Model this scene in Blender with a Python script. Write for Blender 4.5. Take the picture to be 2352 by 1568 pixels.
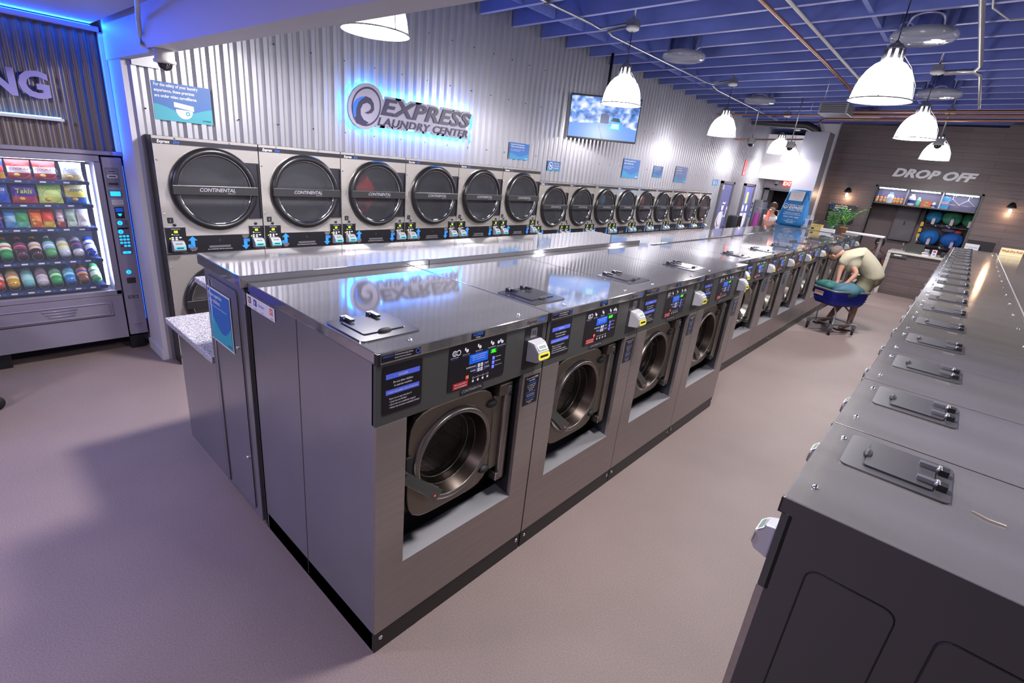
import bpy, bmesh, math, random
from mathutils import Matrix, Vector, Quaternion
random.seed(7)
sc = bpy.context.scene
for o in list(bpy.data.objects): bpy.data.objects.remove(o)
COL = sc.collection
PI = math.pi

# ---------------------------------------------------------------- camera
RC = ((0.73579165, 0.66987643, 0.09937912), (0.29932755, -0.19006551, -0.9350284), (-0.60746495, 0.717733, -0.34036109))
CAMZ = 2.15
cd = bpy.data.cameras.new('camera'); cam = bpy.data.objects.new('camera', cd); COL.objects.link(cam)
cx, cy, cz = Vector(RC[0]), -Vector(RC[1]), -Vector(RC[2])
cam.matrix_world = Matrix(((cx.x, cy.x, cz.x, 0), (cx.y, cy.y, cz.y, 0), (cx.z, cy.z, cz.z, CAMZ), (0, 0, 0, 1)))
cd.sensor_width = 36; cd.lens = 1143.24 / 2352 * 36; cd.clip_start = 0.02; cd.clip_end = 80
sc.camera = cam
# ---------------------------------------------------------------- view and world
sc.view_settings.view_transform = 'Standard'; sc.view_settings.look = 'None'
sc.view_settings.exposure = 0.35; sc.view_settings.gamma = 1; sc.view_settings.use_curve_mapping = False
w = bpy.data.worlds.new('world'); sc.world = w; w.use_nodes = True
w.node_tree.nodes['Background'].inputs[0].default_value = (0.35, 0.38, 0.6, 1)
w.node_tree.nodes['Background'].inputs[1].default_value = 0.15
sc.cycles.use_denoising = True; sc.cycles.max_bounces = 7; sc.cycles.glossy_bounces = 4; sc.cycles.diffuse_bounces = 4
sc.cycles.transparent_max_bounces = 12; sc.cycles.transmission_bounces = 4
sc.cycles.sample_clamp_indirect = 4; sc.cycles.sample_clamp_direct = 0; sc.cycles.caustics_reflective = False; sc.cycles.caustics_refractive = False
# ---------------------------------------------------------------- lights of the room (lamp bulbs are made with each lamp below)
LAMP_W = 58; LAMP_COL = (1.0, 0.95, 0.955)
LAMPS = [(-3.6, 2.36), (-3.6, 5.83), (-3.7, 9.45), (-3.85, 13.45), (-4.33, 16.4), (-0.93, 5.78), (-0.92, 9.1), (-0.9, 13.0),
         (-0.95, 2.2), (2.4, 2.2), (2.4, 5.8), (2.4, 9.4), (2.4, 13.0)]
LED_BLUE = (0.01, 0.12, 1.0); LED_CYAN = (0.02, 0.35, 1.0)
def area(name, loc, rot, sx, sy, power, col, parent=None):
    l = bpy.data.lights.new(name, 'AREA'); l.shape = 'RECTANGLE'; l.size = sx; l.size_y = sy; l.energy = power; l.color = col
    o = bpy.data.objects.new(name, l); COL.objects.link(o); o.location = loc; o.rotation_euler = rot
    if parent: o.parent = parent
    return o

# ---------------------------------------------------------------- materials
def lin(h):
    h = h.lstrip('#'); r = [int(h[i:i+2], 16) / 255 for i in (0, 2, 4)]
    return tuple((c / 12.92 if c <= 0.04045 else ((c + 0.055) / 1.055) ** 2.4) for c in r) + (1,)
MATS = {}
def mat(name, col='#808080', rough=0.5, metal=0.0, emit=0, noise=None, bump=None, spec=None, alpha=None, trans=0, coat=0, ecol=None, aniso=0):
    """noise = (scale xyz, amount) colour mottling; bump = (scale xyz, strength, distance)"""
    if name in MATS: return MATS[name]
    m = bpy.data.materials.new(name); m.use_nodes = True; nt = m.node_tree; b = nt.nodes['Principled BSDF']; I = b.inputs
    c = lin(col) if isinstance(col, str) else tuple(col) + (1,)
    I['Base Color'].default_value = c; I['Roughness'].default_value = rough; I['Metallic'].default_value = metal
    if spec is not None: I['Specular IOR Level'].default_value = spec
    if coat: I['Coat Weight'].default_value = coat; I['Coat Roughness'].default_value = 0.05
    if trans: I['Transmission Weight'].default_value = trans
    if alpha is not None: I['Alpha'].default_value = alpha
    if emit:
        I['Emission Color'].default_value = (lin(ecol) if isinstance(ecol, str) else (tuple(ecol) + (1,) if ecol else c)); I['Emission Strength'].default_value = emit
    def tex(scale):
        tc = nt.nodes.new('ShaderNodeTexCoord'); mp = nt.nodes.new('ShaderNodeMapping'); n = nt.nodes.new('ShaderNodeTexNoise')
        mp.inputs['Scale'].default_value = scale; n.inputs['Scale'].default_value = 1; n.inputs['Detail'].default_value = 4
        nt.links.new(tc.outputs['Object'], mp.inputs[0]); nt.links.new(mp.outputs[0], n.inputs['Vector']); return n
    if noise:
        n = tex(noise[0]); mr = nt.nodes.new('ShaderNodeMapRange'); mr.inputs[1].default_value = 0.3; mr.inputs[2].default_value = 0.7
        mr.inputs[3].default_value = 1 - noise[1]; mr.inputs[4].default_value = 1 + noise[1]
        mx = nt.nodes.new('ShaderNodeVectorMath'); mx.operation = 'SCALE'; mx.inputs[0].default_value = c[:3]
        nt.links.new(n.outputs[0], mr.inputs[0]); nt.links.new(mr.outputs[0], mx.inputs['Scale']); nt.links.new(mx.outputs[0], I['Base Color'])
    if bump:
        n = tex(bump[0]); n.inputs['Detail'].default_value = 1.0 if bump[0][0] < 10 else 3; bp = nt.nodes.new('ShaderNodeBump'); bp.inputs['Strength'].default_value = bump[1]; bp.inputs['Distance'].default_value = bump[2]
        nt.links.new(n.outputs[0], bp.inputs['Height']); nt.links.new(bp.outputs[0], I['Normal'])
    MATS[name] = m; return m
mat('steel_top', '#bdbcc0', 0.055, 0.86, bump=((2.4, 3.4, 2), 0.085, 0.01), noise=((9, 1.5, 3), 0.06))
mat('hatch_dark', '#4d4c50', 0.38, 0.45)
mat('steel_top_right', '#b3afa9', 0.12, 0.76, bump=((3.2, 2.0, 2), 0.1, 0.01), noise=((1.5, 9, 3), 0.07))
mat('steel_front', '#a39b99', 0.32, 0.8, noise=((1, 2, 40), 0.05), bump=((1.2, 1.2, 1.2), 0.1, 0.01))
mat('steel_side', '#9c9ca2', 0.24, 0.78, noise=((3, 2, 3), 0.05), bump=((1.5, 1.5, 1.2), 0.15, 0.01))
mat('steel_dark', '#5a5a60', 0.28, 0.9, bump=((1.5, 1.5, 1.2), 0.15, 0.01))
mat('steel_edge', '#b8b8bc', 0.25, 1)
mat('steel_dryer', '#e8e3dc', 0.16, 0.77, bump=((2.0, 2.4, 2.0), 0.25, 0.02))
mat('champagne', '#7a7268', 0.38, 0.75)
mat('champagne_light', '#8f8a84', 0.28, 0.9)
mat('chrome', '#d8d8dc', 0.08, 1)
mat('grey_metal', '#8c8c92', 0.35, 0.8)
mat('fascia', '#4a4b4a', 0.38, 0.35)
mat('kick', '#2f2d2e', 0.4, 0.4)
mat('sticker_black', '#17161c', 0.3)
mat('black', '#101014', 0.4)
mat('black_matte', '#0b0b0d', 0.8)
mat('rubber', '#18181b', 0.6)
mat('white_print', '#d6d6e0', 0.5)
mat('blue_print', '#4759c4', 0.4)
mat('lcd_blue', '#1458c8', 0.3, emit=0.25)
mat('bar_blue', '#5468dc', 0.4)
mat('red_print', '#a32326', 0.4)
mat('orange_print', '#f06b3c', 0.4)
mat('brand_blue', '#2b6fe0', 0.4)
mat('led_green', '#38ff2e', 0.4, emit=1.6)
mat('led_panel_green', '#084a10', 0.4, emit=0.2)
mat('led_yellow', '#b8ff20', 0.4, emit=1.5)
mat('led_red', '#ff4030', 0.4, emit=1.0)
mat('led_blue', '#4a68ff', 0.4, emit=0.8)
mat('lcd', '#6f8478', 0.25)
mat('reader_grey', '#b4b4ba', 0.3, 0.4)
mat('reader_yellow', '#d8d04a', 0.35)
mat('reader_cyan', '#3fb0c8', 0.35, emit=0.15)
mat('perforated', '#3b3836', 0.4, 0.5)
mat('drum_dark', '#201e1e', 0.4, 0.8)
mat('arrow_blue', '#2f86dc', 0.4, emit=0.1)
mat('ring_black', '#1c1c20', 0.28)
mat('bar_black', '#232326', 0.4)
mat('plate_purple', '#2c2b35', 0.4, 0.4)
mat('silver_text', '#b6b6c2', 0.3, 0.6)
mat('floor', '#80716d', 0.55, noise=((160, 160, 160), 0.22), bump=((220, 220, 220), 0.2, 0.002))
mat('wall_white', '#c4c2cc', 0.6)
mat('wall_light', '#c9c8ce', 0.5)
mat('ceiling_blue', '#3d4684', 0.6)
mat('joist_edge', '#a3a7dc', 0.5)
mat('joist_blue', '#6876c0', 0.55, noise=((3, 30, 3), 0.12))
mat('brown_metal', '#6e6460', 0.4, 0.6)
mat('galv', '#a4a4ac', 0.34, 0.6, noise=((2, 2, 0.5), 0.05))
mat('plank', '#5f5350', 0.42)
mat('granite', '#a6a4a8', 0.25, noise=((110, 110, 110), 0.75))
mat('granite_far', '#b8b4ac', 0.3, noise=((60, 60, 60), 0.3))
mat('teal', '#2f96a8', 0.45)
mat('sign_blue', '#2c60a4', 0.45)
mat('sign_mid', '#2f7fac', 0.45)
mat('tube_white', '#ffffff', 0.4, emit=14, ecol=(0.72, 0.8, 1.0))
mat('shade_glow', '#ffffff', 0.3, emit=6, ecol=(1.0, 0.98, 1.0))
mat('lamp_ring', '#8c8b90', 0.3, 0.6)
mat('pvc', '#c8c6c4', 0.45)
mat('conduit', '#b4b4bc', 0.3, 0.8)
mat('copper', '#a8765a', 0.35, 0.8)
mat('duct_black', '#2b292c', 0.45)
mat('cream', '#e9dfae', 0.5)
mat('skin', '#a67a66', 0.55)
mat('shirt', '#98937f', 0.85, bump=((14, 14, 14), 0.4, 0.01))
mat('shorts', '#8f8a70', 0.85)
mat('hair_dark', '#1d1715', 0.6)
mat('cart_blue', '#151f8c', 0.4)
mat('cart_grey', '#6e7078', 0.4, 0.3)
mat('plastic_clear', '#dfe6ec', 0.06, alpha=0.18)
mat('glass', '#c8d0dc', 0.03, alpha=0.045)
mat('vend_plate', '#6c687c', 0.4, 0.35)
mat('dryer_glass', '#3c3d42', 0.06, alpha=0.62, spec=1.0)
mat('washer_glass', '#1a1817', 0.05, alpha=0.22, spec=0.6)
mat('bronze', '#342c27', 0.35, 0.8)
mat('hatch', '#88878d', 0.14, 0.92, bump=((3, 3, 2), 0.08, 0.01))
mat('sill', '#96969a', 0.36, 0.55)
mat('column', '#8d8c98', 0.36, 0.5)
mat('vend', '#8b8699', 0.42, 0.35, noise=((2, 2, 2), 0.05))
mat('vend_dark', '#11131d', 0.4)
mat('vend_rail', '#2a3560', 0.35)
mat('vend_back', '#20284a', 0.5)
mat('key_blue', '#18a0ff', 0.3, emit=1.6)
mat('door_blue', '#5c6095', 0.5)
mat('picto_white', '#d8d8e0', 0.5)
mat('exit_red', '#ff2a18', 0.4, emit=2.2)
mat('leaf', '#3f7a35', 0.5)
mat('leaf_light', '#7fae4a', 0.5)
mat('terracotta', '#9a6a44', 0.7)
mat('pot_green', '#1f5a3c', 0.4)
mat('bag_blue', '#1669a8', 0.7, bump=((5, 5, 9), 0.6, 0.03))
def cmat(h, rough=0.5, emit=0): return mat('c' + h.strip('#') + ('e' if emit else ''), h, rough, emit=emit)

# special procedural materials
def plank_material():
    m = MATS['plank']; nt = m.node_tree; b = nt.nodes['Principled BSDF']
    tc = nt.nodes.new('ShaderNodeTexCoord'); sp = nt.nodes.new('ShaderNodeSeparateXYZ'); cb = nt.nodes.new('ShaderNodeCombineXYZ')
    nt.links.new(tc.outputs['Object'], sp.inputs[0]); nt.links.new(sp.outputs[0], cb.inputs[0]); nt.links.new(sp.outputs[2], cb.inputs[1])
    br = nt.nodes.new('ShaderNodeTexBrick'); br.inputs['Scale'].default_value = 1; br.inputs['Brick Width'].default_value = 1.2; br.inputs['Row Height'].default_value = 0.145
    br.inputs['Mortar Size'].default_value = 0.004; br.inputs['Color1'].default_value = lin('#66595a'); br.inputs['Color2'].default_value = lin('#5b4f50'); br.inputs['Mortar'].default_value = lin('#453b3b')
    nt.links.new(cb.outputs[0], br.inputs['Vector'])
    n = nt.nodes.new('ShaderNodeTexNoise'); mp = nt.nodes.new('ShaderNodeMapping'); mp.inputs['Scale'].default_value = (1.2, 1, 60)
    nt.links.new(tc.outputs['Object'], mp.inputs[0]); nt.links.new(mp.outputs[0], n.inputs['Vector']); n.inputs['Scale'].default_value = 1
    mr = nt.nodes.new('ShaderNodeMapRange'); mr.inputs[1].default_value = 0.3; mr.inputs[2].default_value = 0.7; mr.inputs[3].default_value = 0.8; mr.inputs[4].default_value = 1.2
    nt.links.new(n.outputs[0], mr.inputs[0])
    vm = nt.nodes.new('ShaderNodeVectorMath'); vm.operation = 'SCALE'
    nt.links.new(br.outputs['Color'], vm.inputs[0]); nt.links.new(mr.outputs[0], vm.inputs['Scale']); nt.links.new(vm.outputs[0], b.inputs['Base Color'])
plank_material()
def dots_material(name, base, dark, scale):
    m = MATS[name]; nt = m.node_tree; b = nt.nodes['Principled BSDF']
    tc = nt.nodes.new('ShaderNodeTexCoord'); v = nt.nodes.new('ShaderNodeTexVoronoi'); v.inputs['Scale'].default_value = scale; v.inputs['Randomness'].default_value = 0.0
    mp = nt.nodes.new('ShaderNodeMapping'); mp.inputs['Rotation'].default_value = (PI / 4, 0, 0)
    nt.links.new(tc.outputs['Object'], mp.inputs[0]); nt.links.new(mp.outputs[0], v.inputs['Vector'])
    r = nt.nodes.new('ShaderNodeValToRGB'); r.color_ramp.elements[0].position = 0.28; r.color_ramp.elements[0].color = lin(dark); r.color_ramp.elements[1].position = 0.36; r.color_ramp.elements[1].color = lin(base)
    nt.links.new(v.outputs['Distance'], r.inputs[0]); nt.links.new(r.outputs[0], b.inputs['Base Color'])
dots_material('perforated', '#a8a19c', '#0c0b0b', 72)
def floor_material():
    m = MATS['floor']; nt = m.node_tree; b = nt.nodes['Principled BSDF']
    old = [l for l in nt.links if l.to_socket == b.inputs['Base Color']][0].from_socket
    tc = nt.nodes.new('ShaderNodeTexCoord'); n = nt.nodes.new('ShaderNodeTexNoise'); n.inputs['Scale'].default_value = 1.1; n.inputs['Detail'].default_value = 5
    nt.links.new(tc.outputs['Object'], n.inputs['Vector'])
    mr = nt.nodes.new('ShaderNodeMapRange'); mr.inputs[1].default_value = 0.3; mr.inputs[2].default_value = 0.7; mr.inputs[3].default_value = 0.9; mr.inputs[4].default_value = 1.1
    v = nt.nodes.new('ShaderNodeVectorMath'); v.operation = 'SCALE'
    nt.links.new(n.outputs[0], mr.inputs[0]); nt.links.new(old, v.inputs[0]); nt.links.new(mr.outputs[0], v.inputs['Scale']); nt.links.new(v.outputs[0], b.inputs['Base Color'])
floor_material()

# ---------------------------------------------------------------- mesh builder
_tc = {}
def text_geo(s, shear=0, off=0, res=3, sp=1.0):
    k = (s, shear, off, sp)
    if k not in _tc:
        cu = bpy.data.curves.new('t', 'FONT'); cu.body = s; cu.size = 1; cu.shear = shear; cu.offset = off; cu.resolution_u = res; cu.space_character = sp
        o = bpy.data.objects.new('t', cu); COL.objects.link(o)
        me = bpy.data.meshes.new_from_object(o.evaluated_get(bpy.context.evaluated_depsgraph_get()))
        vs = [v.co.copy() for v in me.vertices]; fs = [tuple(p.vertices) for p in me.polygons]
        bpy.data.objects.remove(o); bpy.data.curves.remove(cu); bpy.data.meshes.remove(me)
        _tc[k] = (vs, fs)
    return _tc[k]
FX = Matrix(((0, 0, 1, 0), (1, 0, 0, 0), (0, 1, 0, 0), (0, 0, 0, 1)))       # text x->+Y, y->Z, normal +X
FY = Matrix(((1, 0, 0, 0), (0, 0, -1, 0), (0, 1, 0, 0), (0, 0, 0, 1)))      # text x->+X, y->Z, normal -Y
def T(x, y, z): return Matrix.Translation((x, y, z))
class MB:
    def __init__(s): s.v = []; s.f = []; s.m = []; s.mats = []; s.sm = []; s.M = Matrix.Identity(4)
    def mi(s, m):
        if m not in s.mats: s.mats.append(m)
        return s.mats.index(m)
    def add(s, vs, fs, m, smooth=False, M=None):
        n = len(s.v); k = s.mi(m); X = s.M @ M if M is not None else s.M
        s.v += [X @ Vector(v) for v in vs]
        for f in fs: s.f.append(tuple(i + n for i in f)); s.m.append(k); s.sm.append(smooth)
        return s
    def box(s, a, b, m, M=None):
        x0, y0, z0 = [min(p, q) for p, q in zip(a, b)]; x1, y1, z1 = [max(p, q) for p, q in zip(a, b)]
        return s.add([(x0, y0, z0), (x1, y0, z0), (x1, y1, z0), (x0, y1, z0), (x0, y0, z1), (x1, y0, z1), (x1, y1, z1), (x0, y1, z1)],
                     [(0, 3, 2, 1), (4, 5, 6, 7), (0, 1, 5, 4), (1, 2, 6, 5), (2, 3, 7, 6), (3, 0, 4, 7)], m, False, M)
    def prism(s, pts, d, m, M=None, smooth=False):
        """pts 2D polygon in local xy, extruded from z=0 to z=d"""
        n = len(pts); vs = [(x, y, 0) for x, y in pts] + [(x, y, d) for x, y in pts]
        fs = [tuple(range(n))[::-1], tuple(range(n, 2 * n))] + [(i, (i + 1) % n, n + (i + 1) % n, n + i) for i in range(n)]
        return s.add(vs, fs, m, smooth, M)
    def poly(s, pts, m, M=None):
        return s.add([(x, y, 0) for x, y in pts], [tuple(range(len(pts)))], m, False, M)
    def lathe(s, prof, m, M=None, n=24, smooth=True, caps=True):
        vs = []; fs = []
        for r, z in prof:
            for i in range(n): a = 2 * PI * i / n; vs.append((r * math.cos(a), r * math.sin(a), z))
        for j in range(len(prof) - 1):
            for i in range(n): k = (i + 1) % n; fs.append((j * n + i, j * n + k, (j + 1) * n + k, (j + 1) * n + i))
        if caps:
            if prof[0][0] > 1e-4: fs.append(tuple(range(n))[::-1])
            if prof[-1][0] > 1e-4: fs.append(tuple(range((len(prof) - 1) * n, len(prof) * n)))
        return s.add(vs, fs, m, smooth, M)
    def cyl(s, a, b, r, m, n=12, r2=None, smooth=True):
        a = Vector(a); b = Vector(b); d = b - a; q = d.to_track_quat('Z', 'Y').to_matrix().to_4x4()
        return s.lathe([(r, 0), (r if r2 is None else r2, d.length)], m, Matrix.Translation(a) @ q, n, smooth)
    def tube(s, pts, r, m, n=8, closed=False):
        P = [Vector(p) for p in pts]; vs = []; fs = []; up = Vector((0, 0, 1)); L = len(P)
        for i, p in enumerate(P):
            if closed: d = (P[(i + 1) % L] - P[i - 1])
            else: d = (P[min(i + 1, L - 1)] - P[max(i - 1, 0)])
            d.normalize(); u = up if abs(d.dot(up)) < 0.95 else Vector((1, 0, 0)); x = d.cross(u).normalized(); y = x.cross(d)
            rr = r[i] if isinstance(r, (list, tuple)) else r
            for k in range(n): a = 2 * PI * k / n; vs.append(p + x * rr * math.cos(a) + y * rr * math.sin(a))
        for i in range(L if closed else L - 1):
            j = (i + 1) % L
            for k in range(n): l = (k + 1) % n; fs.append((i * n + k, i * n + l, j * n + l, j * n + k))
        if not closed: fs += [tuple(range(n)), tuple(range((L - 1) * n, L * n))[::-1]]
        return s.add(vs, fs, m, True)
    def ball(s, c, r, m, nu=16, nv=10, fn=None):
        rx, ry, rz = r if isinstance(r, (list, tuple)) else (r, r, r); vs = []; fs = []
        for j in range(nv + 1):
            t = PI * j / nv
            for i in range(nu):
                a = 2 * PI * i / nu; k = fn(a, t) if fn else 1
                vs.append((c[0] + rx * k * math.sin(t) * math.cos(a), c[1] + ry * k * math.sin(t) * math.sin(a), c[2] + rz * k * math.cos(t)))
        for j in range(nv):
            for i in range(nu): k = (i + 1) % nu; fs.append((j * nu + i, (j + 1) * nu + i, (j + 1) * nu + k, j * nu + k))
        return s.add(vs, fs, m, True)
    def holed(s, outer, c, r, x0, x1, m, n=48):
        """plate with a round hole in the YZ plane, from x0 (back) to x1 (front); outer(angle)->(y,z)"""
        vs = []; fs = []
        for i in range(n):
            a = 2 * PI * i / n; oy, oz = outer(a); iy, iz = c[0] + r * math.cos(a), c[1] + r * math.sin(a)
            vs += [(x1, oy, oz), (x1, iy, iz), (x0, oy, oz), (x0, iy, iz)]
        for i in range(n):
            j = (i + 1) % n; a, b = 4 * i, 4 * j
            fs += [(a, b, b + 1, a + 1), (a + 2, b + 2, b, a), (a + 1, b + 1, b + 3, a + 3), (a + 3, b + 3, b + 2, a + 2)]
        return s.add(vs, fs, m)
    def holed_rect(s, y0, z0, y1, z1, c, r, x0, x1, m, n=40):
        an = sorted([2 * PI * i / n - PI for i in range(n)] + [math.atan2(z - c[1], y - c[0]) for y in (y0, y1) for z in (z0, z1)])
        def out(a):
            ca, sa = math.cos(a), math.sin(a); t = 1e9
            if ca > 1e-9: t = min(t, (y1 - c[0]) / ca)
            if ca < -1e-9: t = min(t, (y0 - c[0]) / ca)
            if sa > 1e-9: t = min(t, (z1 - c[1]) / sa)
            if sa < -1e-9: t = min(t, (z0 - c[1]) / sa)
            return c[0] + t * ca, c[1] + t * sa
        vs = []; fs = []; n = len(an)
        for a in an:
            oy, oz = out(a); iy, iz = c[0] + r * math.cos(a), c[1] + r * math.sin(a)
            vs += [(x1, oy, oz), (x1, iy, iz), (x0, oy, oz), (x0, iy, iz)]
        for i in range(n):
            a, b = 4 * i, 4 * ((i + 1) % n)
            fs += [(a, b, b + 1, a + 1), (a + 2, b + 2, b, a), (a + 1, b + 1, b + 3, a + 3), (a + 3, b + 3, b + 2, a + 2)]
        return s.add(vs, fs, m)
    def text(s, t, size, m, at, F=FX, shear=0, off=0, align='L', wide=1.0, depth=0, fit=0, sp=1.0):
        vs, fs = text_geo(t, shear, off, 3, sp)
        if not vs: return s
        x0 = min(v.x for v in vs); x1 = max(v.x for v in vs)
        if fit: wide = fit / ((x1 - x0) * size)
        dx = {'L': -x0 if fit else 0, 'C': -(x0 + x1) / 2, 'R': -x1}[align]
        M = Matrix.Translation(at) @ F @ Matrix.Scale(size, 4) @ Matrix.Diagonal((wide, 1, 1, 1)) @ Matrix.Translation((dx, 0, 0))
        if depth:
            n = len(vs); d = depth / size; ed = {}
            for f in fs:
                for i in range(len(f)):
                    e = (f[i], f[(i + 1) % len(f)]); ed[e] = 1
            side = [(e[0], e[1], e[1] + n, e[0] + n) for e in ed if (e[1], e[0]) not in ed]
            allv = [Vector((v.x, v.y, 0)) for v in vs] + [Vector((v.x, v.y, d)) for v in vs]
            return s.add(allv, [tuple(reversed(f)) for f in fs] + [tuple(i + n for i in f) for f in fs] + side, m, False, M)
        return s.add(vs, fs, m, False, M)
    def rect(s, y0, z0, y1, z1, m, x=0.0, F=None):
        """thin printed rectangle facing +X at depth x"""
        return s.add([(x, y0, z0), (x, y1, z0), (x, y1, z1), (x, y0, z1)], [(0, 1, 2, 3)], m)
    def build(s, name, parent=None, bevel=0, loc=None, **props):
        me = bpy.data.meshes.new(name); me.from_pydata([tuple(v) for v in s.v], [], s.f)
        for m in s.mats: me.materials.append(MATS[m])
        me.polygons.foreach_set('material_index', s.m); me.polygons.foreach_set('use_smooth', s.sm); me.update()
        o = bpy.data.objects.new(name, me); COL.objects.link(o)
        if loc is not None:
            L = Vector(loc); me.transform(Matrix.Translation(-L)); o.location = L
        if parent is not None: o.parent = parent
        if bevel:
            bm_ = o.modifiers.new('bevel', 'BEVEL'); bm_.width = bevel; bm_.segments = 2; bm_.limit_method = 'ANGLE'; bm_.angle_limit = 0.9
        for k, v in props.items(): o[k] = v
        return o
def thing(name, label, cat, loc=(0, 0, 0), rz=0, group=None, sc_=1):
    o = bpy.data.objects.new(name, None); COL.objects.link(o); o.location = loc; o.rotation_euler = (0, 0, rz); o.empty_display_size = 0.1
    if sc_ != 1: o.scale = (sc_,) * 3 if not isinstance(sc_, tuple) else sc_
    o['label'] = label; o['category'] = cat
    if group: o['group'] = group
    return o
def tag(o, label, cat, group=None):
    o['label'] = label; o['category'] = cat
    if group: o['group'] = group
    return o
def struct(o): o['kind'] = 'structure'; return o
def kids(o): return [c for c in COL.objects if c.parent == o]
def copy_tree(o, label=None, loc=None, rz=None, scale=None, swap=None, skip=()):
    c = o.copy(); COL.objects.link(c)
    if label: c['label'] = label
    if loc is not None: c.location = loc
    if rz is not None: c.rotation_euler = (0, 0, rz)
    if scale is not None: c.scale = scale
    for ch in TREE[o.name]:
        if ch.name.split('.')[0] in skip: continue
        d = ch.copy(); COL.objects.link(d); d.parent = c
        if swap and ch.name.split('.')[0] in swap: d.data = swap[ch.name.split('.')[0]]
        for g in TREE.get(ch.name, []):
            if g.name.split('.')[0] in skip: continue
            e = g.copy(); COL.objects.link(e); e.parent = d
            for k in ('label',):
                if k in g: e[k] = g[k]
    return c
TREE = {}
def snapshot(root):
    al = {}
    for o in COL.objects:
        if o.parent: al.setdefault(o.parent.name, []).append(o)
    TREE[root.name] = al.get(root.name, [])
    for c in TREE[root.name]: TREE[c.name] = al.get(c.name, [])
def rrect(y0, z0, y1, z1, r=0.02, n=4):
    out = []
    for cx_, cy_, a0 in ((y1 - r, z1 - r, 0), (y0 + r, z1 - r, PI / 2), (y0 + r, z0 + r, PI), (y1 - r, z0 + r, 1.5 * PI)):
        for i in range(n + 1): a = a0 + PI / 2 * i / n; out.append((cx_ + r * math.cos(a), cy_ + r * math.sin(a)))
    return out
def superr(c, hy, hz, p=4.5):
    def f(a):
        ca, sa = math.cos(a), math.sin(a)
        k = (abs(ca) ** p + abs(sa) ** p) ** (-1 / p)
        return c[0] + hy * k * ca, c[1] + hz * k * sa
    return f
ORD = ['first', 'second', 'third', 'fourth', 'fifth', 'sixth', 'seventh', 'eighth', 'ninth', 'tenth', 'eleventh', 'twelfth', 'thirteenth', 'fourteenth', 'fifteenth', 'sixteenth', 'seventeenth', 'eighteenth', 'nineteenth', 'twentieth']
# ================================================================ the room
WX = -5.37          # corrugated wall above the dryers
VX = -5.8           # vending alcove wall
YB = -4.2; YE = 19.5; XR = 4.3
def zj(x): return 3.83 + 0.0235 * (x + 5.37)
fl = MB(); fl.box((-6.4, YB, -0.1), (XR, YE, 0), 'floor'); struct(fl.build('floor'))
def corrugated(mb, axis, const, a0, a1, z0, z1, m, pitch, depth, kind, face=1):
    pts = []; n = int((a1 - a0) / pitch)
    for i in range(n + 1):
        b = a0 + i * pitch
        if kind == 'trap': seq = [(0, 0), (0.2, 0), (0.4, 1), (0.72, 1), (0.94, 0)]
        else: seq = [(k / 8, 0.5 - 0.5 * math.cos(2 * PI * k / 8)) for k in range(8)]
        for u, h in seq:
            p = b + u * pitch
            if p <= a1: pts.append((p, h * depth * face))
    pts.append((a1, pts[-1][1])); vs = []; fs = []
    for p, h in pts:
        for z in (z0, z1): vs.append((const + h, p, z) if axis == 'x' else (p, const + h, z))
    for i in range(len(pts) - 1):
        q = (2 * i, 2 * i + 2, 2 * i + 3, 2 * i + 1); fs.append(q)
    mb.add(vs, fs, m, kind != 'trap')
wl = MB(); corrugated(wl, 'x', WX - 0.005, 1.19, YE, 0, 4.1, 'galv', 0.118, 0.028, 'trap'); wl.box((WX - 0.12, 1.19, 0), (WX - 0.02, YE, 4.3), 'galv')
# screw heads in rows along the sheet
for zz in (2.25, 2.95, 3.45):
    for k in range(46): y = 1.3 + k * 0.366; wl.cyl((WX + 0.015, y, zz), (WX + 0.024, y, zz), 0.007, 'black', 6)
struct(wl.build('wall_left'))
wj = MB(); wj.box((VX, 1.18, 0), (WX, 1.24, 2.85), 'wall_white'); struct(wj.build('wall_return'))
wt = MB(); wt.box((VX + 0.0, 1.165, 0), (WX, 1.18, 0.1), 'wall_white'); struct(wt.build('baseboard_return'))
# alcove wall above and behind the vending machine
wv = MB(); corrugated(wv, 'x', VX - 0.02, YB, 1.175, 1.86, 2.815, 'brown_metal', 0.066, 0.018, 'sin'); wv.box((VX - 0.1, YB, 1.84), (VX - 0.03, 1.18, 2.85), 'brown_metal')
struct(wv.build('wall_vending'))
wv = MB(); wv.box((VX - 0.95, YB, 0), (VX - 0.9, 1.24, 1.86), 'wall_white'); wv.box((VX - 0.9, 1.19, 0), (VX, 1.24, 1.9), 'wall_white'); wv.box((VX - 0.9, YB, 1.86), (VX - 0.02, 1.2, 1.9), 'wall_white'); struct(wv.build('wall_alcove_back'))
tr = MB(); tr.box((VX - 0.03, YB, 1.835), (VX + 0.03, 1.178, 1.87), 'vend'); struct(tr.build('trim_1', bevel=0.004))
tr = MB(); tr.box((VX - 0.03, YB, 2.80), (VX + 0.035, 1.15, 2.835), 'wall_white'); tr.box((VX - 0.02, 1.14, 1.87), (VX + 0.03, 1.178, 2.8), 'wall_white'); struct(tr.build('trim_2', bevel=0.003))
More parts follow.
